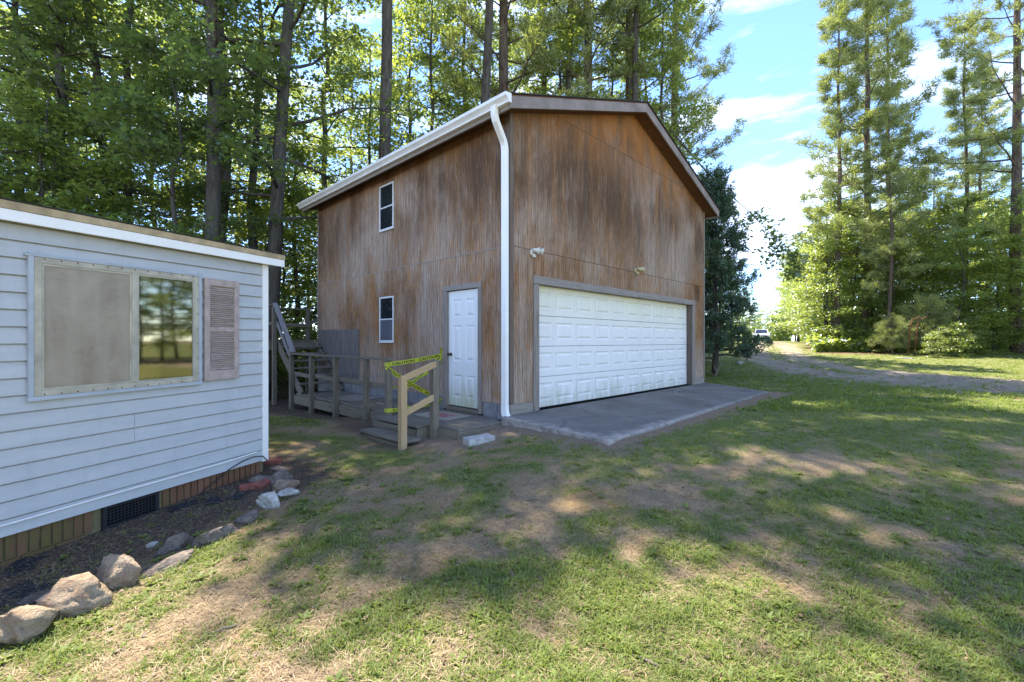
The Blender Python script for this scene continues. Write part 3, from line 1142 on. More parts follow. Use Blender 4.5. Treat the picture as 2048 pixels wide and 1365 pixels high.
# roof: two decks with shingles, rake boards, soffits, fascia
for sgn in (0, 1):
    def rx(x):
        return x if not sgn else GW - x
    def roof_sheet(name, mat, lo, hi, y0, y1, x0=-.32, x1=GW / 2):
        prof = [(x0, EAVE + PITCH * x0 + lo), (x1, EAVE + PITCH * x1 + lo), (x1, EAVE + PITCH * x1 + hi), (x0, EAVE + PITCH * x0 + hi)]
        MB().prism(prof, lambda u, w, t: (rx(u), t, w), y0, y1).build(name, mat, garage)
    roof_sheet('soffit', M['soffit'], .0, .014, -.265, GD + .265, -.27)
    roof_sheet('roof_deck', M['soffit'], .15, .168, -.30, GD + .30)
    roof_sheet('roof', M['roof'], .170, .188, -.325, GD + .325, -.335, GW / 2 + .0)
    # rake boards, front and back
    x0, x1 = -.30, GW / 2
    cut = 1.9
    for ya, yb in ((-.302, -.267), (GD + .267, GD + .302)):
        for xa, xb in ((x0, cut), (cut + .002, x1)):
            prof = [(xa, EAVE + PITCH * xa - .035), (xb, EAVE + PITCH * xb - .035), (xb, EAVE + PITCH * xb + .149), (xa, EAVE + PITCH * xa + .149)]
            MB().prism(prof, lambda u, w, t: (rx(u), t, w), ya, yb).build('rake_board', M['rake_plain'], garage, .003)
    MB().box((rx(-.302), -.265, 4.60), (rx(-.268), GD + .265, 4.79)).build('fascia_board', M['trim'] if not sgn else M['rake'], garage, .003)

# gutter and downspout on the near eave
gp = [(-.305, 4.665), (-.365, 4.665), (-.372, 4.69), (-.392, 4.715), (-.425, 4.745), (-.43, 4.79), (-.418, 4.79), (-.412, 4.752), (-.38, 4.725), (-.362, 4.678), (-.315, 4.678), (-.315, 4.80), (-.305, 4.80)]
gut = MB().prism(gp, lambda u, w, t: (u, t, w), -.325, GD + .32).build('gutter', M['aluminium'], garage)
cp = [(-.305, 4.665), (-.365, 4.665), (-.372, 4.69), (-.392, 4.715), (-.425, 4.745), (-.43, 4.79), (-.305, 4.80)]
MB().prism(cp, lambda u, w, t: (u, t, w), -.333, -.3255).build('end_cap', M['aluminium'], gut)
sp = [(-.365, -.03, 4.70), (-.365, -.03, 4.60), (-.355, -.028, 4.55), (-.33, -.022, 4.49), (-.12, .028, 4.27), (-.09, .035, 4.215), (-.075, .04, 4.14), (-.072, .04, 3.0), (-.072, .04, .16)]
MB().tube(sp, 1.0, 4, flat=(.050, .036)).build('downspout', M['white'], garage, .004)
kick = [(-.072, .04, .158), (-.074, .036, .05), (-.08, .0, -.02), (-.095, -.07, -.075), (-.115, -.15, -.115)]
mk = MB().tube(kick, 1.0, 4, cap=False, flat=(.052, .038)).build('downspout_elbow', M['white'], garage)
mk.modifiers.new('wall', 'SOLIDIFY').thickness = .003
MB().box((-.128, .036, 1.98), (-.004, .044, 2.0)).build('downspout_strap', M['white'], garage)


# side windows
def side_window(y0, y1, z0, z1):
    f = MB()
    w = .035
    f.box((-.022, y0, z0), (-.001, y0 + w, z1)).box((-.022, y1 - w, z0), (-.001, y1, z1))
    f.box((-.022, y0 + w, z1 - w), (-.001, y1 - w, z1)).box((-.022, y0 + w, z0), (-.001, y1 - w, z0 + w))
    o = f.build('window', M['winframe'], garage, .002)
    zm = (z0 + z1) / 2
    MB().box((-.019, y0 + w, zm - .014), (-.003, y1 - w, zm + .014)).build('meeting_rail', M['winframe'], o)
    MB().box((-.006, y0 + w, zm + .014), (-.002, y1 - w, z1 - w)).build('pane', M['glass'], o)
    MB().box((-.012, y0 + w + .002, z0 + w), (-.006, y1 - w - .002, zm - .014)).build('pane', M['screen'] if z0 < 2 else M['glass'], o)
    MB().box((-.034, y0 - .008, z0 - .02), (-.001, y1 + .008, z0 - .002)).build('sill', M['winframe'], o, .002)


side_window(3.39, 3.96, 1.14, 2.105)
side_window(3.39, 3.96, 3.53, 4.50)

# side entrance door
for a, b, z0, z1 in ((.655, .745, -.06, 2.06), (1.60, 1.69, -.06, 2.06)):
    MB().box((-.02, a, z0), (.07, b, z1)).build('door_frame', M['trim_v'], garage, .003)
MB().box((-.022, .655, 2.062), (.07, 1.69, 2.15)).build('door_frame', M['trim'], garage, .003)
MB().box((-.03, .745, -.075), (.10, 1.60, -.012)).build('threshold', M['post'], garage, .003)
side = []
zr = [(.10, .30), (.62, 1.10), (1.60, 1.82)]
d0, d1 = .75, 1.595
panels_y = [(d0 + .13, d0 + .36), (d0 + .485, d0 + .715)]
spans = [(.16, .56), (.80, 1.44), (1.58, 1.90)]
db = MB()
ys = [d0, panels_y[0][0], panels_y[0][1], panels_y[1][0], panels_y[1][1], d1]
zs = [.008, *[z for s_ in spans for z in s_], 2.05]
for i in range(5):
    for j in range(7):
        if i in (1, 3) and j in (1, 3, 5):
            continue
        db.box((.035, ys[i], zs[j]), (.075, ys[i + 1], zs[j + 1]))
door = db.build('side_door', M['steel_door'], garage)
door['label'] = 'white six panel side door with green algae at its foot'
for pa, pb in panels_y:
    for za, zb in spans:
        pm = MB()
        raised(pm, pa, pb, za, zb, None, 1, lambda u, z, d: (.035 - d, u, z))
        pm.build('raised_panel', M['steel_door'], door)
mm = Matrix.Translation((.035, 1.525, .92)) @ Matrix.Rotation(R(-90), 4, 'Y')
MB().lathe([(.032, .0), (.032, .006), (.012, .012), (.012, .035), (.026, .045), (.030, .058), (.022, .072), (.006, .076)], mm, 16).build('knob', M['brass'], door, smooth=True)


# floodlights on the front: a round base, two lamp heads and a motion sensor
def floodlight(x, z, rz, label, tint):
    t = thing('floodlight', label, 'floodlight', g_world(x, 0, z), GA + rz, 'twin floodlights on the garage')
    MB().lathe([(.055, .0), (.055, .018), (.035, .03), (.01, .032)], Matrix.Rotation(R(90), 4, 'X'), 16).build('base_plate', tint, t, smooth=False)
    for sx, yaw, pitch in ((-1, 38, 12), (1, -38, 12)):
        arm = MB().tube([(0, -.03, .01), (sx * .03, -.06, .02), (sx * .05, -.075, .03)], .010, 8).build('arm', tint, t)
        mt = Matrix.Translation((sx * .05, -.075, .03)) @ Matrix.Rotation(R(-sx * yaw), 4, 'Z') @ Matrix.Rotation(R(90 + pitch), 4, 'X')
        hd = MB().lathe([(.018, -.01), (.028, .01), (.034, .05), (.056, .09), (.060, .10), (.054, .10)], mt, 16).build('lamp_head', tint, t, smooth=True)
        MB().lathe([(.052, .097), (.05, .099)], mt, 16).build('lens', M['lens'], hd)
    MB().box((-.025, -.075, -.085), (.025, -.02, -.03)).build('sensor', tint, t, .006)
    return t


floodlight(.52, 2.62, 0, 'white twin floodlight above the left end of the garage door', plain('white_plastic', (.66, .64, .56), .5, .4, var=.2, scale=14))
floodlight(3.93, 2.70, 0, 'yellowed twin floodlight over the middle of the garage door', M['cream'])
f3 = floodlight(GW + .01, 2.50, R(90), 'yellowed floodlight on the far side wall beside the cedar', M['cream'])
f3.location = g_world(GW + .01, .35, 2.50)

# concrete apron
ap = MB()
prof = [(-.20, -.004), (7.74, -.004), (7.74, -.3), (6.98, -1.80), (-.30, -1.99)]
n_ = len(prof)
top = []
for u, w in prof:
    top.append((u, w, -.002 - .05 * (-w / 1.9)))
ap.add(top + [(u, w, -.32) for u, w in prof], [tuple(range(n_))[::-1], tuple(range(n_, 2 * n_))] + [(i, (i + 1) % n_, n_ + (i + 1) % n_, n_ + i) for i in range(n_)])
apron = ap.build('concrete_apron', M['concrete'], None, .012)
apron.location = GC
apron.rotation_euler = (0, 0, GA)
tag(apron, kind='structure')

# ------------------------------------------------------------------ timber deck, steps and stairs beside the garage
deck = thing('wooden_deck', 'weathered grey wooden deck with railing and stairs along the garage side', 'deck', GC, GA)
ED = 1.06
pl_w, zl, zw = .138, -.08, -.05
for k in range(7):
    x1_ = -.03 - k * .147
    y0 = .16 if k == 0 else -.02 + .006 * random.random()
    o = board('plank', M['deck'], deck, (x1_ - pl_w / 2, y0, zl - .019 + random.uniform(-.002, .002)), (x1_ - pl_w / 2, 1.93 + random.uniform(-.01, .01), zl - .019 + random.uniform(-.003, .003)), pl_w, .036)
for k in range(7):
    x1_ = -.03 - k * .142
    ylast = 1.94
    for ya, yb in ((1.945, 3.42 + .3 * (k % 2)), (3.43 + .3 * (k % 2), 5.98)):
        board('plank', M['deck'], deck, (x1_ - .133 / 2, ya, zw - .019 + random.uniform(-.004, .003)), (x1_ - .133 / 2, yb, zw - .019 + random.uniform(-.006, .003)), .133, .036)
# rim boards
board('rim_board', M['deck_side'], deck, (-.14, -.022, zl - .13), (-1.07, -.022, zl - .13), .036, .185)
board('rim_board', M['deck_side'], deck, (-1.055, 0.0, zl - .13), (-1.055, .62, zl - .13), .036, .185)
board('rim_board', M['deck_side'], deck, (-1.03, 1.95, zw - .135), (-1.03, 4.0, zw - .135), .036, .19)
board('rim_board', M['deck_side'], deck, (-1.03, 4.005, zw - .14), (-1.03, 6.0, zw - .14), .036, .19)
for yy in (.6, 1.9, 3.2, 4.5, 5.8):
    board('joist', M['deck_side'], deck, (-.08, yy, zl - .13), (-1.03, yy, zl - .13), .036, .15)
# two low steps out to the lawn
board('step_tread', M['deck'], deck, (-1.19, .62, zl - .016), (-1.19, 1.96, zl - .024), .25, .038)
board('step_tread', M['deck'], deck, (-1.49, .46, -.245), (-1.49, 1.70, -.25), .30, .042)
board('step_riser', M['deck_side'], deck, (-1.60, .50, -.35), (-1.60, 1.66, -.35), .03, .12)
board('step_riser', M['deck_side'], deck, (-1.30, .66, -.19), (-1.30, 1.90, -.19), .03, .10)
for yy in (.60, 1.72):
    st = MB()
    st.prism([(-1.06, -.118), (-1.30, -.118), (-1.33, -.285), (-1.62, -.285), (-1.62, -.42), (-1.06, -.42)], lambda u, w, t: (u, t, w), yy, yy + .036)
    st.build('stringer', M['deck_side'], deck, .003)
# step handrail in new lumber
npx, npy = -1.66, .44
board('new_post', M['new'], deck, (npx, npy, -.40), (npx, npy, .66), .092, .092, (1, 0, 0))
rp = (-1.10, .48)
board('rail_post', M['post'], deck, (rp[0], rp[1], -.36), (rp[0], rp[1], .88), .10, .10, (1, 0, 0))
board('step_rail', M['new'], deck, (npx - .03, npy - .02, .63), (rp[0] + .02, rp[1] - .03, .83), .038, .088)
board('step_rail', M['new'], deck, (npx + .03, npy, .16), (rp[0], rp[1] - .03, .35), .038, .086)
# railing along the walkway
posts = [1.80, 2.55, 3.77, 4.94, 6.08]
for i, yy in enumerate(posts):
    px_ = -1.075
    board('rail_post', M['post'], deck, (px_, yy, gz(*g_world(px_, yy).xy) - .1), (px_, yy, .83), .088, .088, (1, 0, 0))
board('top_rail', M['post'], deck, (-1.075, 1.72, .852), (-1.075, 4.0, .858), .10, .038)
board('top_rail', M['post'], deck, (-1.075, 4.003, .858), (-1.075, 6.16, .868), .10, .038)
for a, b in zip(posts[:-1], posts[1:]):
    board('mid_rail', M['post'], deck, (-1.012, a - .02, .38 + random.uniform(-.02, .02)), (-1.012, b + .02, .40 + random.uniform(-.02, .02)), .036, .085)
# flight of stairs up to the landing at the back corner
for k in range(1, 7):
    z = .0 + .17 * k
    y = 5.72 + .225 * (k - 1)
    board('stair_tread', M['deck'], deck, (-.05, y + .125, z), (-1.02, y + .125, z), .26, .04)
for x in (-.07, -1.0):
    board('stair_stringer', M['post'], deck, (x, 5.66, -.06), (x, 7.15, 1.06), .038, .19, (0, -.6, .8))
for yy in (7.32, 7.47, 7.62, 7.77, 7.92, 8.07, 8.22):
    board('landing_plank', M['deck'], deck, (-1.2, yy, 1.17), (.95, yy, 1.17), .142, .036)
board('landing_joist', M['post'], deck, (-1.17, 7.24, 1.04), (.9, 7.24, 1.04), .038, .20)
board('landing_joist', M['post'], deck, (-1.19, 7.24, 1.04), (-1.19, 8.3, 1.04), .038, .20)
board('landing_joist', M['post'], deck, (-1.17, 8.28, 1.04), (.9, 8.28, 1.04), .038, .20)
for x, y, z1 in ((-1.10, 7.14, 2.08), (-1.15, 8.22, 2.05), (.14, 8.22, 2.05)):
    board('landing_post', M['post'], deck, (x, y, gz(*g_world(x, y).xy) - .1), (x, y, z1), .092, .092, (1, 0, 0))
board('landing_rail', M['post'], deck, (-1.19, 8.22, 2.06), (.2, 8.22, 2.06), .09, .038)
board('landing_rail', M['post'], deck, (-1.19, 8.16, 1.6), (.2, 8.16, 1.6), .038, .09)
board('landing_rail', M['post'], deck, (-1.17, 7.1, 2.06), (-1.17, 8.22, 2.06), .09, .038)
board('landing_rail', M['post'], deck, (-1.13, 7.2, 1.6), (-1.13, 8.2, 1.6), .038, .09)
board('stair_handrail', M['handrail'], deck, (-1.09, 7.12, 2.10), (-1.09, 5.92, .90), .105, .04)
board('stair_rail', M['handrail'], deck, (-1.045, 7.12, 1.62), (-1.045, 6.05, .62), .038, .09)
# second flight, climbing behind the garage
for k in range(1, 8):
    board('stair_tread', M['deck'], deck, (.7 + .24 * k, 7.35, 1.19 + .19 * k), (.7 + .24 * k, 8.2, 1.19 + .19 * k), .26, .04)
board('stair_stringer', M['post'], deck, (.7, 8.22, 1.16), (2.6, 8.22, 2.66), .038, .2)
board('stair_handrail', M['post'], deck, (.14, 8.22, 2.03), (2.4, 8.22, 3.75), .09, .038)
board('stair_rail', M['post'], deck, (.14, 8.17, 1.6), (2.4, 8.17, 3.3), .038, .09)
board('landing_post', M['post'], deck, (2.5, 8.25, -.6), (2.5, 8.25, 3.8), .092, .092, (1, 0, 0))

# doormat and a loose plywood sheet on the deck
mat_k = NT('faded_doormat')
tcm = mat_k.n('ShaderNodeTexCoord')
sepm = mat_k.n('ShaderNodeSeparateXYZ')
mat_k.l(tcm.outputs['Object'], sepm.inputs[0])
ex = mat_k.math('ABSOLUTE', sepm.outputs['X'], 0)
ey = mat_k.math('ABSOLUTE', sepm.outputs['Y'], 0)
nn = mat_k.noise(mat_k.coords('Object'), 22, 4, .7)
rr = mat_k.math('ADD', mat_k.math('MAXIMUM', mat_k.math('MULTIPLY', ex, 3.4), mat_k.math('MULTIPLY', ey, 2.2)), mat_k.math('MULTIPLY', nn, .5))
cmat = mat_k.mix(mat_k.rng(rr, .62, .86), (0.33, 0.12, 0.11), (0.30, 0.27, 0.21))
cmat = mat_k.mix(mat_k.rng(nn, .5, .66, 0, .6), cmat, (0.36, 0.31, 0.27))
mat_k.done(cmat, .95, .1)
dm = MB().box((-.27, -.43, 0), (.27, .43, .012)).build('doormat', mat_k.m, None, .003)
dm.location = g_world(-.50, 1.10, zl + .002)
dm.rotation_euler = (0, 0, GA + R(3))
tag(dm, 'faded red and cream doormat on the deck at the side door', 'doormat')
pw_ = MB().box((-.36, -.42, 0), (.36, .42, .014)).build('plywood_sheet', M['trim'], None, .002)
pw_.location = g_world(-.50, 4.05, zw + .003)
pw_.rotation_euler = (R(.6), 0, GA + R(12))
tag(pw_, 'grey plywood offcut lying on the deck walkway by the railing', 'plywood')

# ------------------------------------------------------------------ caution tape
tape = thing('caution_tape', 'yellow caution tape crossed between the deck railing and the door frame', 'tape', (0, 0, 0))


def tape_strip(p0, p1, width, sag=.02, twist0=0.0, twist1=0.0, words=1, flip=False):
    p0, p1 = Vector(p0), Vector(p1)
    ln = (p1 - p0).length
    n = 14
    x = (p1 - p0).normalized()
    z = Vector((0, 0, 1))
    z = (z - x * x.dot(z)).normalized()
    if abs(x.z) > .95:
        z = Vector((1, 0, 0))
    y = x.cross(z)

    def surf(u, v, lift=0.0):
        t = min(max(u / ln, 0), 1)
        a = R(twist0 + (twist1 - twist0) * t)
        d = z * math.cos(a) + y * math.sin(a)
        nrm = x.cross(d)
        return p0 + x * u + Vector((0, 0, -sag * 4 * t * (1 - t))) + d * v + nrm * lift
    mb = MB()
    vv = []
    for i in range(n + 1):
        u = ln * i / n
        vv += [surf(u, -width / 2), surf(u, width / 2)]
    mb.add(vv, [(2 * i, 2 * i + 2, 2 * i + 3, 2 * i + 1) for i in range(n)])
    o = mb.build('tape_strip', M['tape'], tape)
    mid = surf(ln / 2, 0)
    to_cam = Vector((0, 0, CAM_Z)) - mid
    a = R((twist0 + twist1) / 2)
    nrm = x.cross(z * math.cos(a) + y * math.sin(a))
    front = 1 if nrm.dot(to_cam) > 0 else -1
    if words:
        cu = bpy.data.curves.new('lettering', 'FONT')
        cu.body = 'CAUTION'
        cu.size = 1.0
        cu.offset = 0.03
        tmp = bpy.data.objects.new('lettering', cu)
        COL.objects.link(tmp)
        bpy.context.view_layer.update()
        me = bpy.data.meshes.new_from_object(tmp.evaluated_get(bpy.context.evaluated_depsgraph_get()))
        bpy.data.objects.remove(tmp)
        bpy.data.curves.remove(cu)
        co = [v.co.copy() for v in me.vertices]
        fs = [tuple(p.vertices) for p in me.polygons]
        xs_ = [c.x for c in co]
        x0_, x1_ = min(xs_), max(xs_)
        cap = max(c.y for c in co)
        hgt = width * .60
        wl = min(hgt / cap * (x1_ - x0_) * 1.75, ln / words * .84)
        for k in range(words):
            lm = MB()
            start = ln * (k + .5) / words - wl / 2
            pts = []
            for c in co:
                u = (c.x - x0_) / (x1_ - x0_) * wl
                v = (c.y / cap - .5) * hgt
                if flip:
                    v = -v
                    u = wl - u
                if front < 0:
                    u = wl - u
                pts.append(surf(start + u, v, .0012 * front))
            lm.add(pts, fs)
            lm.build('lettering', M['ink'], o)
    return o


pA = g_world(-1.10, 1.80, .775)
pB = g_world(-.035, 1.735, .90)
tape_strip(pA + Vector((.06, -.04, 0)), pB, .072, .01, 0, 8, 2)
tape_strip(pB + Vector((0, 0, -.02)), g_world(-1.09, 1.76, .12), .07, .015, 20, 115, 3)
tape_strip(pA + Vector((0, -.06, -.05)), g_world(-.035, 1.735, .08), .07, .03, 5, 35, 3, flip=True)
tape_strip(g_world(-1.09, 1.76, -.01), g_world(-.035, 1.735, .03), .068, .0, 0, 40, 3)
tape_strip(g_world(-1.08, 1.80, .36), g_world(-.30, 1.76, .60), .055, .04, 30, 150, 0)
tape_strip(pB, pB + Vector((.01, -.01, .14)), .05, .0, 0, 60, 1)
tape_strip(pB + Vector((-.01, -.01, -.02)), pB + Vector((.02, -.02, -.17)), .045, .0, 20, 90, 0)
# the turns round the end post
for zc in (.765, .0):
    wr = MB()
    c = [g_world(-1.075 + a * .047, 1.80 + b * .047) for a, b in ((-1, -1), (1, -1), (1, 1), (-1, 1))]
    for i in range(4):
        a, b = c[i], c[(i + 1) % 4]
        wr.add([a + Vector((0, 0, zc - .034)), b + Vector((0, 0, zc - .034 + .006)), b + Vector((0, 0, zc + .034 + .006)), a + Vector((0, 0, zc + .034))], [(0, 1, 2, 3)])
    wr.build('tape_wrap', M['tape'], tape)

# ------------------------------------------------------------------ blue house
house = thing('blue_house', 'pale blue house with lap siding, brick skirting and a wide window', 'house', HC, HA)
HL = 7.5
RISE = .012


def hz(y, z):
    return z + RISE * (y + 1.6)


def wall_box(name, mat, x0, x1, y0, y1, z0, z1, par=house, bevel=0.0):
    mb = MB()
    v = [(x0, y0, hz(y0, z0)), (x1, y0, hz(y0, z0)), (x1, y1, hz(y1, z0)), (x0, y1, hz(y1, z0)), (x0, y0, hz(y0, z1)), (x1, y0, hz(y0, z1)), (x1, y1, hz(y1, z1)), (x0, y1, hz(y1, z1))]
    mb.add(v, [(0, 3, 2, 1), (4, 5, 6, 7), (0, 1, 5, 4), (1, 2, 6, 5), (2, 3, 7, 6), (3, 0, 4, 7)])
    return mb.build(name, mat, par, bevel)


wall_box('wall', M['blue_trim'], -4.2, -.02, -HL, -.005, -.22, 2.08)
ZB, ZT, NL = -.245, 2.035, 18
ex_ = (ZT - ZB) / NL
for k in range(NL):
    z0 = ZB + ex_ * k
    lip, th = .021, .012

    def lap(y0, y1):
        mb = MB()
        prof = [(-.004, z0), (lip, z0), (lip, z0 + .004), (.007, z0 + ex_ - .012), (-.008, z0 + ex_ - .012), (-.008, z0 + ex_ + .004), (-.018, z0 + ex_ + .004), (-.018, z0)]
        n = len(prof)
        v = [(u, y0, hz(y0, w)) for u, w in prof] + [(u, y1, hz(y1, w)) for u, w in prof]
        mb.add(v, [tuple(range(n)), tuple(range(n, 2 * n))[::-1]] + [(i, n + i, n + (i + 1) % n, (i + 1) % n) for i in range(n)])
        mb.build('siding_board', M['lap'], house)
    if k in (4, 5):
        cuts = [-HL, -1.39, -.075]
    else:
        cuts = [-HL, -.075]
    for a, b in zip(cuts[:-1], cuts[1:]):
        lap(a, b - (.003 if b < -.1 else 0))
wall_box('corner_trim', M['white'], -.06, .024, -.075, .0, -.262, 2.05, bevel=.003)
# eave: soffit, white fascia, bare tan edge and shingle lip
EY0, EY1 = -HL, .16
wall_box('soffit', M['blue_trim'], -.4, .075, EY0, EY1 - .01, 2.036, 2.044)
wall_box('fascia', M['white'], .075, .10, EY0, EY1, 2.028, 2.110, bevel=.002)
wall_box('roof_edge', plain('bare_tan_wood', (.42, .315, .18), .85, .2, var=.35, scale=7), -.4, .106, EY0, EY1 + .004, 2.112, 2.170, bevel=.002)
rf = MB()
v = []
for y in (EY0, EY1 + .015):
    v += [(.112, y, hz(y, 2.172)), (.112, y, hz(y, 2.180)), (-2.2, y, hz(y, 2.50)), (-4.5, y, hz(y, 2.186)), (-4.5, y, hz(y, 2.172))]
rf.add(v, [(0, 1, 2, 3, 4), (9, 8, 7, 6, 5), (0, 5, 6, 1), (1, 6, 7, 2), (2, 7, 8, 3), (3, 8, 9, 4), (4, 9, 5, 0)])
rf.build('roof', M['roof'], house)
# brick skirting: soldier course over a flat course
wall_box('mortar', M['mortar'], -.25, -.034, -HL, -.03, -.9, -.245)
bw = .067
bsh = MB().box((-.03, .004, 0), (.0, bw - .009, .182)).build('brick', M['brick'], None, .003)
bsh_me = bsh.data
bpy.data.objects.remove(bsh)
bfl = MB().box((-.03, .004, 0), (.0, .195, .055)).build('brick', M['brick'], None, .003)
bfl_me = bfl.data
bpy.data.objects.remove(bfl)
vent_y = (-1.62, -1.18)
y = -.10
while y > -3.3:
    if not (vent_y[0] - .035 < y < vent_y[1] + .02):
        b = link('brick', bsh_me, house, .003)
        b.location = (-.018 + random.uniform(-.002, .002), y - bw / 2, hz(y, -.432))
    y -= bw
y = -.22
while y > -3.3:
    if not (vent_y[0] - .15 < y < vent_y[1] + .0):
        for j in range(2):
            b = link('brick', bfl_me, house, .003)
            b.location = (-.018 + random.uniform(-.002, .002), y - .1 + .1 * j, hz(y, -.494 - .064 * j))
    y -= .2
# crawl-space vent
vf = MB()
va, vb, vz0, vz1 = vent_y[0], vent_y[1], -.452, -.252
vf.box((-.03, va, vz0), (.006, va + .03, vz1)).box((-.03, vb - .03, vz0), (.006, vb, vz1)).box((-.03, va + .03, vz0), (.006, vb - .03, vz0 + .03)).box((-.03, va + .03, vz1 - .02), (.006, vb - .03, vz1))
vo = vf.build('vent', M['vent'], house, .002)
vg = MB()
for i in range(1, 14):
    yy = va + .03 + (vb - va - .06) * i / 14
    vg.box((-.012, yy - .003, vz0 + .03), (-.006, yy + .003, vz1 - .02))
for i in range(1, 6):
    zz = vz0 + .03 + (vz1 - vz0 - .05) * i / 6
    vg.box((-.012, va + .03, zz - .003), (-.0055, vb - .03, zz + .003))
vg.build('grille', M['vent'], vo)
MB().box((-.032, va + .02, vz0 + .02), (-.028, vb - .02, vz1 - .01)).build('vent_back', M['dark'], vo)

# the wide sliding window
WY0, WY1, WZ0, WZ1 = -2.075, -.835, .745, 1.80


def wbox(name, mat, x0, x1, y0, y1, z0, z1, par, bevel=.002):
    return wall_box(name, mat, x0 + .016, x1 + .016, y0, y1, z0, z1, par, bevel)


win = wbox('window', M['blue_trim'], .0, .03, WY0 - .03, WY0, WZ0 - .03, WZ1 + .03, house)
wbox('casing', M['blue_trim'], .0, .03, WY1, WY1 + .03, WZ0 - .03, WZ1 + .03, win)
wbox('casing', M['blue_trim'], .0, .032, WY0 - .05, WY1 + .01, WZ1 + .001, WZ1 + .022, win)
wbox('casing', M['blue_trim'], .0, .036, WY0 - .035, WY1 + .03, WZ0 - .032, WZ0 - .001, win)
fw = .045
wbox('frame', M['cream_frame'], .0, .028, WY0 + .001, WY0 + fw, WZ0, WZ1, win)
wbox('frame', M['cream_frame'], .0, .028, WY1 - fw, WY1 - .001, WZ0, WZ1, win)
wbox('frame', M['cream_frame'], .0, .028, WY0 + fw, WY1 - fw, WZ1 - fw, WZ1, win)
wbox('frame', M['cream_frame'], .0, .028, WY0 + fw, WY1 - fw, WZ0, WZ0 + fw, win)
wm = -1.405
wbox('mullion', M['cream_frame'], .001, .032, wm - .022, wm + .022, WZ0 + fw, WZ1 - fw, win)
for a, b in ((WY0 + fw, wm - .022), (wm + .022, WY1 - fw)):
    inn = .014
    wbox('sash', M['cream_frame'], .004, .024, a + .001, a + inn, WZ0 + fw + .001, WZ1 - fw - .001, win, 0)
    wbox('sash', M['cream_frame'], .004, .024, b - inn, b - .001, WZ0 + fw + .001, WZ1 - fw - .001, win, 0)
    wbox('sash', M['cream_frame'], .004, .024, a + inn, b - inn, WZ1 - fw - inn, WZ1 - fw - .001, win, 0)
    wbox('sash', M['cream_frame'], .004, .024, a + inn, b - inn, WZ0 + fw + .001, WZ0 + fw + inn, win, 0)
scr = MB()
for i in range(12):
    yy = WY0 + .06 + (WY1 - WY0 - .12) * i / 11
    for zz in (WZ1 - .012, WZ0 + .012):
        scr.lathe([(.006, 0), (.005, .003)], Matrix.Translation((.044, yy, hz(yy, zz))) @ Matrix.Rotation(R(90), 4, 'Y'), 8)
for i in range(7):
    zz = WZ0 + .08 + (WZ1 - WZ0 - .16) * i / 6
    scr.lathe([(.006, 0), (.005, .003)], Matrix.Translation((.044, WY1 - .012, hz(WY1, zz))) @ Matrix.Rotation(R(90), 4, 'Y'), 8)
scr.build('frame_screw', M['rust'], win)['kind'] = 'stuff'
# left pane: dusty insect screen; right pane: bare glass over a curtained room
kd = NT('dusty_screen')
v_ = kd.coords('Object')
na = kd.noise(v_, 2.2, 6, .7, .5)
nb = kd.noise(kd.coords('Object', (1, 2, 60)), 3.0, 3, .6)
vst = kd.noise(kd.coords('Object', (1, 5, .5)), 1.6, 3, .5)
cd = kd.mix(kd.rng(na, .3, .7), (0.17, 0.13, 0.09), (0.33, 0.265, 0.195))
cd = kd.mix(kd.rng(vst, .4, .65, 0, .55), cd, (0.34, 0.28, 0.21))
cd = kd.mix(kd.rng(nb, .5, .75, 0, .35), cd, (0.16, 0.125, 0.09))
kd.done(cd, .28, .5)
wbox('pane', kd.m, .014, .017, WY0 + fw + .014, wm - .036, WZ0 + fw + .014, WZ1 - fw - .014, win, 0)
kg = NT('reflective_glass')
gl = kg.n('ShaderNodeBsdfGlossy')
gl.inputs['Roughness'].default_value = .035
gl.inputs['Color'].default_value = (.60, .59, .48, 1)
tr = kg.n('ShaderNodeBsdfTransparent')
tr.inputs['Color'].default_value = (.62, .60, .52, 1)
fr = kg.n('ShaderNodeFresnel')
fr.inputs['IOR'].default_value = 1.9
ms = kg.n('ShaderNodeMixShader')
kg.l(kg.math('ADD', fr.outputs[0], .22), ms.inputs[0])
kg.l(tr.outputs[0], ms.inputs[1])
kg.l(gl.outputs[0], ms.inputs[2])
kg.l(ms.outputs[0], kg.out.inputs['Surface'])
wbox('pane', kg.m, .014, .017, wm + .036, WY1 - fw - .014, WZ0 + fw + .014, WZ1 - fw - .014, win, 0)
cur = MB()
vv, ff = [], []
for i in range(41):
    yy = wm + .03 + (WY1 - fw - wm - .04) * i / 40
    xx = -.004 + .006 * math.sin(i * 1.1) * (.5 + .5 * math.sin(i * .31))
    vv += [(xx, yy, WZ0 + fw), (xx, yy, WZ1 - fw)]
ff = [(2 * i, 2 * i + 2, 2 * i + 3, 2 * i + 1) for i in range(40)]
cur.add([(x + .0195, y_, z) for x, y_, z in vv], ff)
cur.build('curtain', plain('tan_curtain', (.20, .15, .085), .9, .1, var=.5, scale=3), win, smooth=True)

# louvred shutter beside the window
shy0, shy1, shz0, shz1 = -.775, -.395, .742, 1.795
sh = thing('shutter', 'faded pinkish brown louvred shutter with peeling paint beside the window', 'shutter', h_world(0, 0, 0), HA)


def shb(name, y0, y1, z0, z1, x0=.018, x1=.048, par=sh):
    return wall_box(name, M['shutter'], x0, x1, y0, y1, z0, z1, par, .003)


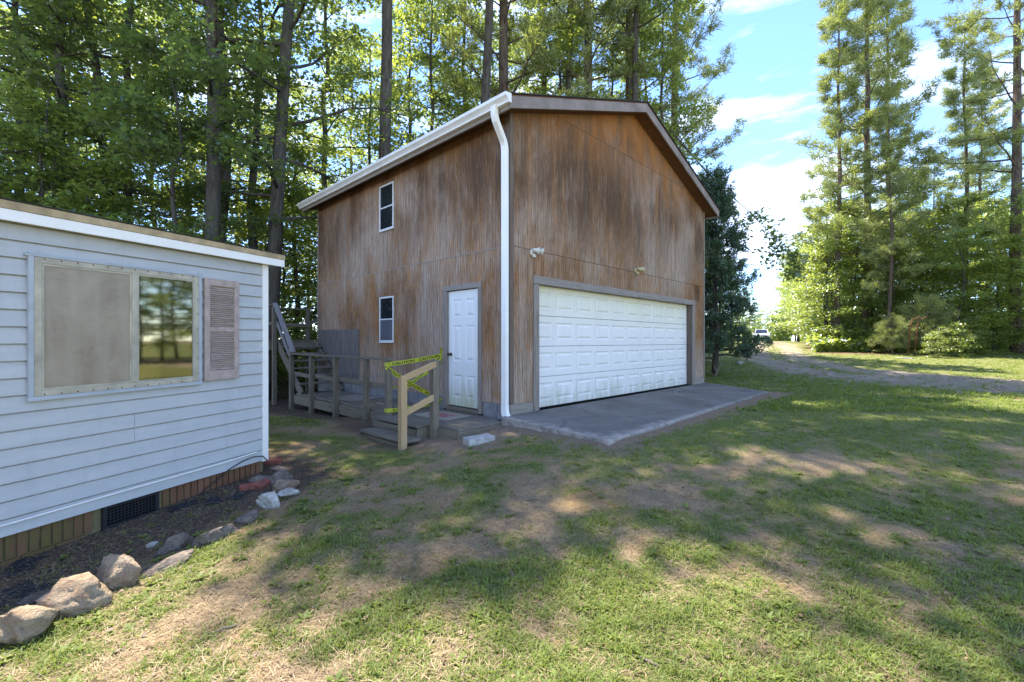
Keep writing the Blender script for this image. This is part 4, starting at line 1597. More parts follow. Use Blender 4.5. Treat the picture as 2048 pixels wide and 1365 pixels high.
shb('stile', shy0, shy0 + .055, shz0, shz1)
shb('stile', shy1 - .055, shy1, shz0, shz1)
shb('rail', shy0 + .055, shy1 - .055, shz1 - .075, shz1)
shb('rail', shy0 + .055, shy1 - .055, 1.245, 1.295)
shb('rail', shy0 + .055, shy1 - .055, shz0, shz0 + .10)
shb('backing', shy0 + .05, shy1 - .05, shz0 + .02, shz1 - .02, .017, .024)
lv = MB()
lv.box((-.009, 0, -.003), (.009, shy1 - shy0 - .112, .003), Matrix.Rotation(R(38), 4, 'Y'))
lvo = lv.build('louver', M['shutter'], sh)
lme = lvo.data
bpy.data.objects.remove(lvo)
for za, zb, n in ((shz0 + .108, 1.24, 19), (1.302, shz1 - .082, 20)):
    for i in range(n):
        o = link('louver', lme, sh)
        zz = za + (zb - za) * (i + .5) / n
        o.location = (.034, shy0 + .056, hz(shy0, zz))
        o.rotation_euler = (RNG.normal(0, .008), RNG.normal(0, .16), 0)
# cables along the foot of the wall
c1 = MB().tube([(.030, -HL, hz(-HL, -.155)), (.030, -3.0, hz(-3.0, -.165)), (.030, -1.5, hz(-1.5, -.150)), (.030, -.6, hz(-.6, -.145)), (.032, -.17, hz(-.17, -.128))], .007, 7)
cb = c1.build('white_cable', M['white'], None)
cb.location, cb.rotation_euler = HC, (0, 0, HA)
tag(cb, 'white cable run along the lowest siding boards', 'cable')
c2 = MB().tube([(.026, -.02, -.24), (.05, -.10, -.17), (.05, -.22, -.15), (.045, -.36, -.17), (.03, -.5, -.22), (.012, -.62, -.30), (.012, -.75, -.36), (.02, -.86, -.44), (.03, -.9, -.5)], .006, 7)
cb = c2.build('black_cable', M['cable'], None, smooth=True)
cb.location, cb.rotation_euler = HC, (0, 0, HA)
tag(cb, 'black cable looping from the house corner down the brick', 'cable')


# ------------------------------------------------------------------ stones, rubble and small things
def ico(sub):
    import bmesh
    bm = bmesh.new()
    bmesh.ops.create_icosphere(bm, subdivisions=sub, radius=1.0)
    v = np.array([p.co[:] for p in bm.verts])
    bm.faces.ensure_lookup_table()
    f = np.array([[q_.index for q_ in p.verts] for p in bm.faces])
    bm.free()
    return v, f


ICO_V, ICO_F = ico(4)


def rock(label, mat, px, py, w, d, h, rz, seed, cat='rock', sink=.25, planes=13, group='stones edging the bed by the blue house', name='stone', flat=.0):
    """A broken fieldstone: a ball cut by random planes, then roughened."""
    r_ = np.random.default_rng(seed)
    v = ICO_V.copy()
    for _ in range(planes):
        n = r_.normal(0, 1, 3)
        n[2] *= .7
        n /= np.linalg.norm(n)
        c = .42 + .30 * r_.random()
        dd = v @ n
        over = np.maximum(dd - c, 0)
        v = v - over[:, None] * n * .93
    nrm = v / np.linalg.norm(v, axis=1)[:, None]
    rough = sum(a * (fbm(v[:, 0] * s + 3.1 * v[:, 2], v[:, 1] * s - 2.3 * v[:, 2], 1.0, seed + k, 3) - .5) for k, (s, a) in enumerate(((2.2, .26), (5.5, .24), (13, .16))))
    v = v + nrm * rough[:, None]
    v = v / np.abs(v).max(0)
    v = v * np.array([w / 2, d / 2, h / 2])
    me = mesh_np(name, v, ICO_F, mat, smooth=True)
    p = at(px, py)
    o = link(name, me)
    o.location = (p.x, p.y, p.z + h * (.5 - sink - .06))
    o.rotation_euler = (r_.normal(0, .08), r_.normal(0, .08), rz)
    tag(o, label, cat, group)
    return o


LH = math.atan2(.9347, .3553)
rock('large tan stone nearest the corner of the lawn, dark on its front face', M['rock_tan'], 38, 1272, .36, .30, .30, .4, 101, sink=.2)
rock('big pale tan stone with a hollow, second from the near end of the edging', M['rock_tan'], 150, 1215, .36, .30, .30, LH - .3, 102, sink=.25)
rock('pointed tan stone standing on edge, third from the near end of the edging', M['rock_tan'], 226, 1172, .32, .22, .30, LH - 1.0, 103, sink=.25, planes=7)
rock('long low pinkish grey stone lying along the bed edge', M['rock_grey'], 330, 1135, .50, .18, .15, LH - .25, 104, sink=.4)
rock('tilted flat grey slab stone leaning behind the long low stone', M['rock_grey'], 350, 1098, .30, .10, .18, LH - .2, 105, sink=.3)
rock('mottled purple grey stone halfway along the edging', M['rock_grey'], 437, 1076, .44, .16, .18, LH - .15, 106, sink=.35)
rock('small squared grey stone next to the mottled purple grey stone', M['rock_grey'], 498, 1042, .22, .16, .16, LH, 107, sink=.3)
rock('jagged lump of whitish rubble at the far bend of the edging', M['rock_white'], 540, 1014, .24, .16, .22, .5, 108, sink=.2, planes=5)
rock('pale speckled flat rubble piece beside the jagged white lump', M['rock_white'], 577, 992, .24, .15, .14, .6, 109, sink=.25)
rock('brown and ochre stone behind the pale rubble', M['rock_tan'], 571, 978, .28, .18, .18, .3, 110, sink=.25)
rock('dark mossy stone leaning above the ochre stone', M['rock_grey'], 560, 964, .27, .16, .18, .2, 111, sink=.25)
rock('flat grey green stone close to the house corner', M['rock_grey'], 518, 962, .28, .20, .10, .2, 112, sink=.3)
rock('low grey stone at the house end of the stone edging', M['rock_grey'], 560, 938, .26, .16, .09, .0, 113, sink=.4)
rock('dark flat stone lying in the bed behind the two big tan stones', M['rock_grey'], 92, 1192, .36, .22, .09, LH, 114, sink=.4)
rock('little pale chip of stone lying in the dark bed', M['rock_white'], 306, 1092, .09, .06, .05, 1, 115, sink=.3)
for px, py, rz, lb in ((500, 977, .5, 'loose red brick lying flat near the black fabric'), (527, 972, 1.4, 'broken red brick wedged on the grey green stone'), (547, 926, .2, 'red brick half sunk in the grass by the house corner')):
    p = at(px, py)
    b = MB().box((-.095, -.045, -.02), (.095, .045, .04)).build('loose_brick', M['red_brick'], None, .005)
    b.location, b.rotation_euler = p + Vector((0, 0, .01)), (R(6), R(-5), rz)
    tag(b, lb, 'brick', 'loose bricks among the stones')
# scraps of black weed fabric
for i, (px, py, s, lb) in enumerate(((45, 1135, .30, 'crumpled black weed fabric showing at the foot of the brick, nearest the camera'), (60, 1190, .42, 'black weed fabric spread beneath the dark flat stone'), (368, 1012, .26, 'ragged black weed fabric strip just past the vent'),
                                     (425, 1000, .24, 'black weed fabric scrap halfway between vent and house corner'), (478, 990, .22, 'black weed fabric scrap by the loose red brick'))):
    p = at(px, py)
    n = 12
    r_ = np.random.default_rng(200 + i)
    g = np.linspace(-1, 1, n)
    A, B = np.meshgrid(g, g)
    ang = r_.random() * 3
    ragged = 1 + .5 * (fbm(A * 3, B * 3, 1.0, 210 + i, 3) - .5)
    xx = s * .5 * (A * math.cos(ang) - B * .55 * math.sin(ang)) * ragged + p.x
    yy = s * .5 * (A * math.sin(ang) + B * .55 * math.cos(ang)) * ragged + p.y
    zz = ground_z(xx, yy) + .008 + .05 * np.maximum(fbm(A * 4, B * 4, 1.0, 220 + i, 3) - .45, 0) * (1 - A ** 2) * (1 - B ** 2)
    ii = np.arange(n * n).reshape(n, n)
    q = np.stack([ii[:-1, :-1], ii[:-1, 1:], ii[1:, 1:], ii[1:, :-1]], -1).reshape(-1, 4)
    me = mesh_np('weed_fabric', np.stack([xx, yy, zz], -1), np.concatenate([q[:, [0, 1, 2]], q[:, [0, 2, 3]]]), M['fabric'])
    tag(link('weed_fabric', me), lb, 'fabric', 'scraps of weed fabric in the bed')
# concrete block by the deck corner
p = at(958, 884)
b = MB().box((-.20, -.10, -.05), (.20, .10, .05)).build('concrete_block', M['slab_chunk'], None, .008)
b.location, b.rotation_euler = p + Vector((0, 0, .03)), (R(2), R(-2), R(32))
tag(b, 'pale concrete block lying in the grass beside the deck corner', 'block')
# white rock and dead branch by the cedar, pale slab across the drive
rock('white rock on the grass strip between cedar and driveway', M['rock_white'], 1480, 728, .38, .3, .26, .3, 120, group=None, sink=.2)
rock('long pale flat stone at the lawn edge across the driveway', M['rock_white'], 1812, 716, 1.25, .35, .10, .05, 121, group=None, sink=.3)
p = at(1430, 752)
br = thing('dead_branch', 'bare forked dead branch stuck in the grass at the garage corner', 'branch', p)
mb = MB()
mb.tube([(0, 0, -.05), (.05, 0, .12), (.14, .02, .30), (.22, .0, .46)], [.022, .02, .015, .006], 6)
mb.tube([(.07, 0, .15), (.0, .03, .3), (-.06, .02, .42)], [.016, .011, .004], 6)
mb.tube([(.15, .01, .32), (.27, .03, .38), (.36, .02, .50)], [.012, .009, .003], 6)
mb.tube([(.02, 0, .02), (-.16, -.05, .10), (-.3, -.04, .22)], [.016, .011, .004], 6)
mb.build('twig', M['rock_tan'], br)
# twigs and chips on the lawn
for i, (px, py, ln, a, lb) in enumerate(((455, 1262, .11, .6, 'grey bark chip in the dry grass at lower left'), (632, 1218, .06, 1.2, 'pale wood chip on the bare patch left of centre'), (1065, 1000, .12, .1, 'short bleached stick on the bare ground below the step'),
                                         (1290, 1325, .14, 2.5, 'thin twig in the grass along the bottom edge'))):
    p = at(px, py)
    t = MB().tube([(-ln / 2, 0, .01), (-.02, .004, .016), (.02, -.004, .016), (ln / 2, .002, .01)], [.004, .007, .006, .003], 6).build('wood_chip', M['post'], None)
    t.location, t.rotation_euler = p, (0, 0, a)
    tag(t, lb, 'wood chip', 'chips of wood on the lawn')

# rusty iron ladder leaning among the saplings
lad = thing('iron_ladder', 'rusty iron ladder with a curved top standing among the saplings', 'ladder', (plx(1826, 22.6), 22.6, gz(plx(1826, 22.6), 22.6)))
for s in (-.17, .17):
    MB().tube([(s, .12, -.1), (s, .0, .9), (s, -.06, 1.5), (s + .12, -.02, 1.78), (s + .5, .0, 1.92)], .026, 6).build('rail', M['rust'], lad)
for k in range(5):
    MB().tube([(-.17, .10 - .045 * k, .2 + .3 * k), (.17, .10 - .045 * k, .2 + .3 * k)], .018, 6).build('rung', M['rust'], lad)

# ------------------------------------------------------------------ white car far up the drive
cx, cy = 29.3, 53.5
car = thing('white_car', 'white sedan facing the camera at the far end of the driveway', 'car', (cx, cy, gz(cx, cy)), R(-27))
paint = plain('car_white', (.72, .73, .75), .18, .6)
cglass = plain('car_glass', (.012, .014, .017), .03, .7)
prof_l = [(-2.25, .32), (-2.28, .62), (-2.15, .76), (-1.15, .92), (.9, .95), (1.85, .98), (2.2, .92), (2.28, .6), (2.2, .3)]
bm_ = MB()
secs = []
for (yv, zt) in ((-2.28, .55), (-2.22, .72), (-1.9, .80), (-1.2, .92), (0, .95), (1.3, .97), (2.1, .95), (2.28, .6)):
    hw = .90 - .16 * max(0, abs(yv) - 1.7) / .58
    secs.append([(-hw * .92, yv, .26), (-hw, yv, .45), (-hw * .98, yv, zt - .1), (-hw * .86, yv, zt), (hw * .86, yv, zt), (hw * .98, yv, zt - .1), (hw, yv, .45), (hw * .92, yv, .26)])


def loft(mb, secs_):
    n = len(secs_[0])
    v = [p for s_ in secs_ for p in s_]
    f = []
    for i in range(len(secs_) - 1):
        for k in range(n):
            f.append((i * n + k, i * n + (k + 1) % n, (i + 1) * n + (k + 1) % n, (i + 1) * n + k))
    f.append(tuple(range(n))[::-1])
    f.append(tuple((len(secs_) - 1) * n + k for k in range(n)))
    mb.add(v, f)


loft(bm_, secs)
bm_.build('body', paint, car, .04)
cab = MB()
loft(cab, [[(-.74, -1.05, .93), (.74, -1.05, .93), (.74, -1.04, .94), (-.74, -1.04, .94)], [(-.70, -.25, .94), (.70, -.25, .94), (.56, -.25, 1.40), (-.56, -.25, 1.40)], [(-.70, .7, .94), (.70, .7, .94), (.55, .7, 1.43), (-.55, .7, 1.43)], [(-.72, 1.75, .96), (.72, 1.75, .96), (.66, 1.74, 1.0), (-.66, 1.74, 1.0)]])
cab.build('cabin', paint, car, .03)
MB().add([(-.64, -1.05, .965), (.64, -1.05, .965), (.53, -.30, 1.385), (-.53, -.30, 1.385)], [(0, 1, 2, 3)]).build('windscreen', cglass, car)
for s in (-1, 1):
    MB().add([(s * .715, -.75, .98), (s * .715, 1.3, .99), (s * .585, .75, 1.37), (s * .59, -.2, 1.35)], [(0, 1, 2, 3)]).build('side_window', cglass, car)
    MB().box((s * .62 - .17, -2.275, .58), (s * .62 + .17, -2.14, .72)).build('headlight', M['lens'], car, .02)
    MB().box((s * .93 - .09, -.72, .97), (s * .93 + .09, -.58, 1.09)).build('mirror', paint, car, .02)
    for yv in (-1.4, 1.4):
        mt = Matrix.Translation((s * .78, yv, .31)) @ Matrix.Rotation(R(90), 4, 'Y')
        w_ = MB().lathe([(.2, -.11), (.31, -.10), (.32, 0), (.31, .10), (.2, .11)], mt, 20).build('wheel', M['cable'], car)
        MB().lathe([(.02, .112 * s), (.19, .115 * s)], mt, 16).build('rim', M['aluminium'], w_)
MB().box((-.42, -2.31, .50), (.42, -2.25, .68)).build('grille', M['ink'], car, .01)
MB().box((-.80, -2.31, .28), (.80, -2.22, .46)).build('bumper', M['ink'], car, .02)
MB().box((-.26, -2.33, .46), (.26, -2.305, .57)).build('licence_plate', M['lens'], car)


# ------------------------------------------------------------------ trees
def sticks(rng, start, az, el, length, n, droop, wob):
    pts = [Vector(start)]
    d_el = el
    for i in range(n):
        d = Vector((math.cos(az) * math.cos(d_el), math.sin(az) * math.cos(d_el), math.sin(d_el)))
        pts.append(pts[-1] + d * (length / n))
        d_el += droop / n + rng.normal(0, wob)
        az += rng.normal(0, wob)
    return pts


def leaf_mesh(name, c, size, rng, mat, tint, tilt=.55, lobes=True):
    """Single leaves: a lobed, folded blade each, hung at random tilts."""
    n = len(c)
    az = rng.random(n) * 2 * np.pi
    nz = np.stack([rng.normal(0, tilt, n), rng.normal(0, tilt, n), np.ones(n)], -1)
    nz /= np.linalg.norm(nz, axis=1)[:, None]
    d = np.stack([np.cos(az), np.sin(az), rng.normal(-.35, .35, n)], -1)
    d -= nz * (d * nz).sum(1)[:, None]
    d /= np.linalg.norm(d, axis=1)[:, None]
    s = np.cross(nz, d)
    size = size * (.42 + 1.0 * rng.random(n))
    if lobes:
        tpl = [(0, 0, 0), (.46, .42, -.10), (.13, .55, 0.0), (0, 1, -.10), (-.13, .55, 0.0), (-.46, .42, -.10)]
        fc = [(0, 1, 2), (0, 2, 4), (2, 3, 4), (0, 4, 5)]
    else:
        tpl = [(0, 0, 0), (.34, .45, -.08), (0, 1, 0), (-.34, .45, -.08)]
        fc = [(0, 1, 2), (0, 2, 3)]
    v = np.stack([c + (s * a + d * b + nz * h) * size[:, None] for a, b, h in tpl], 1)
    k = len(tpl)
    b = (np.arange(n) * k)[:, None]
    t = np.concatenate([b + list(f) for f in fc], 0)
    return mesh_np(name, v.reshape(-1, 3), t, mat, {'tint': np.repeat(np.clip(tint, 0, 1), k)})


def hardwood(seed, H, r0, h0, spread, nl, per, size, lean=(0, 0), wob=.05, mat=None, subs=7, up=.5, top=.45):
    """Trunk with limbs and twigs (one mesh) and a crown of separate leaves (another)."""
    rng = np.random.default_rng(seed)
    mb = MB()
    n = 14
    tp, tr_ = [], []
    ox = oy = 0.0
    for i in range(n + 1):
        t = i / n
        z = -.3 + (H + .3) * t
        ox += rng.normal(0, wob)
        oy += rng.normal(0, wob)
        tp.append(Vector((lean[0] * z + ox, lean[1] * z + oy, z)))
        tr_.append(r0 * (1.25 if i == 0 else 1.0) * (1 - t) ** .8 + .012)
    mb.tube(tp, tr_, 10)

    def trunk_at(z):
        f = min(max((z + .3) / (H + .3) * n, 0), n - .001)
        i = int(f)
        return tp[i].lerp(tp[i + 1], f - i), tr_[i] + (tr_[i + 1] - tr_[i]) * (f - i)
    C_, T_ = [], []
    az = rng.random() * 6
    for i in range(nl):
        t = (i + rng.random() * .8) / nl
        z = h0 + (H * .97 - h0) * t
        p, r_ = trunk_at(z)
        az += 2.4 + rng.normal(0, .3)
        ln = spread * (1 - (1 - top) * t) * (.7 + .5 * rng.random()) * min(1, .55 + t * 3)
        el = .05 + up * t + rng.normal(0, .12)
        pts = sticks(rng, p, az, el, ln, 6, -.15 + .3 * rng.random(), .12)
        mb.tube(pts, [max(r_ * .38 * (1 - k / 6.5), .006) for k in range(7)], 5, cap=False)
        for j in range(subs):
            u = .25 + .75 * (j + rng.random()) / subs
            f = min(u * 6, 5.999)
            k = int(f)
            q_ = pts[k].lerp(pts[k + 1], f - k)
            side = (1 if j % 2 else -1) * (.5 + .7 * rng.random())
            sl = ln * .30 * (1.15 - .5 * u) * (.7 + .6 * rng.random()) + .3
            sp_ = sticks(rng, q_, az + side, el * .5 + rng.normal(0, .2), sl, 3, -.3, .15)
            mb.tube(sp_, [.012, .009, .006, .003], 3, cap=False)
            m = int(per * (.6 + .8 * rng.random()))
            uu = rng.random(m) ** .7 * 2.999
            kk = uu.astype(int)
            fr_ = (uu - kk)[:, None]
            sa = np.array([list(x) for x in sp_])
            base = sa[kk] * (1 - fr_) + sa[kk + 1] * fr_
            C_.append(base + rng.normal(0, 1, (m, 3)) * np.array([.24, .24, .11]) * (.6 + .25 * sl))
            T_.append(np.full(m, .25 + .45 * rng.random()) + rng.normal(0, .16, m))
    trunk = bpy.data.meshes.new('trunk')
    trunk.from_pydata(mb.v, [], mb.f)
    trunk.materials.append(M['bark'])
    trunk.polygons.foreach_set('use_smooth', [True] * len(trunk.polygons))
    crown = leaf_mesh('crown', np.concatenate(C_), size, rng, mat or M['leaf'], np.concatenate(T_))
    return trunk, crown


def needle_mesh(name, c, up, rng, length, wid, per, mat, tint):
    n = len(c)
    m = n * per
    base = np.repeat(c, per, 0)
    d = rng.normal(0, 1, (m, 3)) + np.repeat(up, per, 0) * 1.1
    d /= np.linalg.norm(d, axis=1)[:, None]
    s = np.cross(d, rng.normal(0, 1, (m, 3)))
    s /= np.linalg.norm(s, axis=1)[:, None]
    ln = length * (.6 + .6 * rng.random(m))[:, None]
    off = rng.normal(0, length * .28, (m, 3))
    v = np.stack([base + off - s * wid, base + off + s * wid, base + off + d * ln], 1)
    t = np.arange(m * 3).reshape(-1, 3)
    return mesh_np(name, v.reshape(-1, 3), t, mat, {'tint': np.repeat(np.clip(np.repeat(tint, per) + rng.normal(0, .12, m), 0, 1), 3)})


def pine(seed, H, r0, h0, spread, nl, per=13, length=.24, wid=.013, clumps=9, bark=None, mat=None, dead=6, cone=.35):
    rng = np.random.default_rng(seed)
    mb = MB()
    n = 14
    tp, tr_ = [], []
    ox = oy = 0.0
    for i in range(n + 1):
        t = i / n
        ox += rng.normal(0, .04)
        oy += rng.normal(0, .04)
        tp.append(Vector((ox, oy, -.3 + (H + .3) * t)))
        tr_.append(r0 * (1.2 if i == 0 else 1) * (1 - t) ** .7 + .012)
    mb.tube(tp, tr_, 10)

    def trunk_at(z):
        f = min(max((z + .3) / (H + .3) * n, 0), n - .001)
        i = int(f)
        return tp[i].lerp(tp[i + 1], f - i), tr_[i] + (tr_[i + 1] - tr_[i]) * (f - i)
    C_, U_, T_ = [], [], []
    az = rng.random() * 6
    for i in range(dead):
        z = h0 * (.35 + .6 * rng.random())
        p, r_ = trunk_at(z)
        pts = sticks(rng, p, rng.random() * 6.28, .1 + rng.normal(0, .25), .5 + 1.3 * rng.random(), 4, .2, .2)
        mb.tube(pts, [.025, .02, .013, .008, .003], 4, cap=False)
    for i in range(nl):
        t = (i + rng.random()) / nl
        z = h0 + (H * .985 - h0) * t
        p, r_ = trunk_at(z)
        az += 2.4 + rng.normal(0, .4)
        ln = spread * (1 - (1 - cone) * t ** 1.3) * (.5 + .75 * rng.random())
        pts = sticks(rng, p, az, .15 + .55 * t + rng.normal(0, .15), ln, 6, -.1 + .45 * rng.random(), .14)
        mb.tube(pts, [max(r_ * .3 * (1 - k / 6.4), .006) for k in range(7)], 4, cap=False)
        tone = .25 + .5 * rng.random()
        for j in range(clumps):
            u = .35 + .65 * (j + rng.random()) / clumps
            f = min(u * 6, 5.999)
            k = int(f)
            q_ = pts[k].lerp(pts[k + 1], f - k)
            sp_ = sticks(rng, q_, az + rng.normal(0, .9), .25 + rng.normal(0, .25), .25 + .5 * rng.random() * (1.2 - .5 * u), 3, .3, .1)
            mb.tube(sp_, [.010, .008, .006, .004], 3, cap=False)
            for e in (3, 2, 2):
                C_.append([*(sp_[e] + Vector(rng.normal(0, .07, 3)))])
                dd = (sp_[3] - sp_[2]).normalized()
                U_.append([*dd])
                T_.append(tone + rng.normal(0, .12))
    trunk = bpy.data.meshes.new('trunk')
    trunk.from_pydata(mb.v, [], mb.f)
    trunk.materials.append(bark or M['pine_bark'])
    trunk.polygons.foreach_set('use_smooth', [True] * len(trunk.polygons))
    crown = needle_mesh('crown', np.array(C_), np.array(U_), rng, length, wid, per, mat or M['needle'], np.array(T_))
    return trunk, crown


def plant(kind, name, label, cat, x, y, s=1.0, rz=None, group=None, sxy=1.0):
    t = thing(name, label, cat, (x, y, gz(x, y)), random.uniform(0, 6.28) if rz is None else rz, group)
    t.scale = (s * sxy, s * sxy, s)
    for nm, me in zip(('trunk', 'crown'), kind):
        link(nm, me, t)
    return t


def where_wood(px, yy):
    d = 'near' if yy < 15.4 else ('farther' if yy < 22 else 'deep')
    if px < 0:
        return d + ' leafy hardwood at the left edge of the wood behind the blue house'
    if px < 170:
        return d + ' leafy hardwood above the near end of the blue house roof'
    if px < 350:
        return d + ' leafy hardwood above the middle of the blue house roof'
    if px < 520:
        return d + ' leafy hardwood above the far end of the blue house roof'
    if px < 640:
        return d + ' leafy hardwood in the gap between blue house and garage'
    if px < 780:
        return d + ' leafy hardwood above the low end of the sloping gutter'
    return d + ' leafy hardwood above the upper half of the sloping gutter'


def where_roof(px, yy):
    d = 'nearer' if yy < 23 else 'farther'
    if px < 1000:
        return d + ' leafy hardwood just left of the high gutter corner of the garage'
    if px < 1180:
        return d + ' leafy hardwood over the left half of the garage gable'
    return d + ' leafy hardwood over the peak of the garage gable'


def where_young(px, yy):
    d = 'front row' if yy < 26.5 else ('second row' if yy < 32 else 'back row')
    if px < 1720:
        return d + ' young hardwood at the driveway end of the right hand wood'
    if px < 1830:
        return d + ' young hardwood left of the ladder in the right hand wood'
    if px < 1950:
        return d + ' young hardwood right of the ladder in the right hand wood'
    return d + ' young hardwood near the right edge of the picture'


HA1 = hardwood(301, 26.0, .18, 6.5, 3.0, 44, 50, .15, subs=6)
HA2 = hardwood(302, 17.5, .17, 6.0, 3.2, 30, 50, .15, wob=.07, subs=6)
HA3 = hardwood(303, 26.0, .19, 4.6, 3.8, 38, 46, .15, lean=(.075, .01), wob=.05, subs=6)
HW1 = hardwood(304, 19.0, .15, 2.2, 3.4, 40, 46, .15, wob=.07)
HW2 = hardwood(306, 16.5, .12, 1.8, 3.0, 36, 46, .15, wob=.08, mat=M['leaf_light'])
HS1 = hardwood(311, 8.2, .085, .7, 2.3, 30, 52, .13, mat=M['leaf_light'], subs=6, up=.35, wob=.06)
HS2 = hardwood(312, 6.4, .06, .4, 2.1, 26, 48, .12, mat=M['leaf_light'], subs=6, up=.3, wob=.08)
HB = hardwood(313, 2.6, .025, .15, 1.1, 18, 34, .10, mat=M['leaf_light'], subs=5, up=.5, wob=.03)
HT = hardwood(307, 30.0, .21, 14.5, 5.4, 40, 46, .17, wob=.05, subs=7)  # crown mostly above the frame, added to dapple the lawn with shade
HTL = hardwood(308, 29.0, .21, 14.0, 5.2, 44, 50, .17, wob=.05, subs=7, lean=(.055, -.13))  # leans towards the camera, shaped to shade the right foreground
PA = pine(321, 29.0, .26, 9.0, 4.2, 56, per=16, clumps=11, length=.30, wid=.02)
PB = pine(322, 24.0, .19, 3.5, 3.1, 70, clumps=7, per=17, length=.36, wid=.022)
PC = pine(323, 22.0, .15, 5.0, 2.7, 54, clumps=7, per=17, length=.36, wid=.022)
PY = pine(324, 2.4, .03, .3, .95, 22, per=22, length=.24, wid=.006, clumps=6, dead=0)
CE = pine(331, 6.6, .11, .5, 1.5, 90, per=16, length=.16, wid=.018, clumps=9, bark=M['bark'], mat=M['cedar'], dead=0, cone=.08)

# hardwoods behind the blue house: the five whose trunks read clearly, then the rest of the wood
plant(HA1, 'hardwood_tree', 'tall straight hardwood with the thickest trunk, rising behind the blue house roof', 'tree', plx(422, 11.4), 11.4, 1.0, 1.0)
plant(HA2, 'hardwood_tree', 'straight slimmer hardwood just right of the thickest trunk', 'tree', plx(458, 13.4), 13.4, 1.0, 2.2)
plant(HA2, 'hardwood_tree', 'thin hardwood between the two straight trunks and the leaning one', 'tree', plx(506, 14.4), 14.4, .9, 4.0)
plant(HA3, 'hardwood_tree', 'hardwood leaning right with spreading limbs near the far end of the house', 'tree', plx(534, 12.3), 12.3, 1.0, .15)
plant(hardwood(305, 9.0, .075, 3.0, 2.4, 18, 45, .14, wob=.13), 'hardwood_tree', 'small crooked tree with a bent trunk left of the thickest trunk', 'tree', plx(316, 11.4), 11.4)
wood_spots = [(40, 13.0, 0), (140, 15.5, 1), (225, 17.5, 0), (300, 20.5, 1), (60, 21, 1), (375, 22, 0), (585, 16.2, 2), (650, 18.5, 0), (735, 20.5, 1), (820, 22.5, 0), (700, 26, 1), (560, 24, 1), (475, 27, 0),
              (905, 27, 1), (150, 26, 0), (-60, 16, 1), (-220, 14, 0), (80, 11.0, 2), (215, 11.8, 3), (620, 21, 2), (545, 18, 3), (415, 17, 2), (790, 18.2, 3), (560, 14.4, 3), (120, 12.2, 0), (-30, 11.2, 0), (255, 13.6, 0), (185, 12.8, 1)]
for px, yy, k in wood_spots:
    plant((HW1, HW2, HS1, HS2)[k], 'hardwood_tree', where_wood(px, yy), 'tree', plx(px, yy), yy, random.uniform(.9, 1.15), None, 'hardwoods of the shady wood')
# behind the garage
plant(PA, 'pine_tree', 'stout pine rising behind the near corner of the garage gutter', 'tree', plx(1005, 18.5), 18.5, 1.0, .4)
plant(PB, 'pine_tree', 'slim pine left of the gable peak, behind the garage', 'tree', plx(1088, 24), 24, 1.1, 2.0)
plant(PA, 'pine_tree', 'large pine behind the garage ridge with a forked look and spreading limbs', 'tree', plx(1178, 20.5), 20.5, 1.0, 3.3)
plant(PA, 'pine_tree', 'tall pine nearest the gable peak, behind the garage', 'tree', plx(1262, 22), 22, 1.0, 5.1)
plant(PA, 'pine_tree', 'pine with a bare stem, farthest right of those over the garage roof', 'tree', plx(1345, 25), 25, .95, 1.1)
for px, yy, k in ((930, 21.5, 0), (1060, 27, 1), (1120, 20.5, 1), (1225, 24.5, 0), (1318, 21.5, 1), (1290, 27, 0), (860, 19.5, 1), (985, 25, 0)):
    plant((HW1, HW2)[k], 'hardwood_tree', where_roof(px, yy), 'tree', plx(px, yy), yy, random.uniform(.95, 1.1), None, 'hardwoods over the garage roof')
for kd_, x, y, s, rz, lb in ((HTL, -4.3, 14.9, 1.0, 0, 'added shade hardwood with a bare stem and high crown above the middle of the sloping gutter'), (HTL, -1.6, 17.3, 1.0, .12, 'added shade hardwood with a bare stem and high crown just left of the high gutter corner'),
                             (HT, 2.6, 20.2, 1.0, None, 'added shade hardwood with a bare stem and high crown above the left half of the gable'), (HT, 5.4, 20.0, .95, None, 'added shade hardwood with a bare stem and high crown above the gable peak')):
    plant(kd_, 'hardwood_tree', lb, 'tree', x, y, s, rz)  # trees added for the shade their high crowns cast
# cedar at the far front corner
plant(CE, 'cedar_tree', 'dense dark green cedar standing at the far front corner of the garage', 'tree', 6.85, 15.2, 1.0, 1.0, sxy=.86)
plant(CE, 'cedar_tree', 'smaller dark cedar behind the big cedar', 'tree', 8.2, 19.5, .8, 2.5)
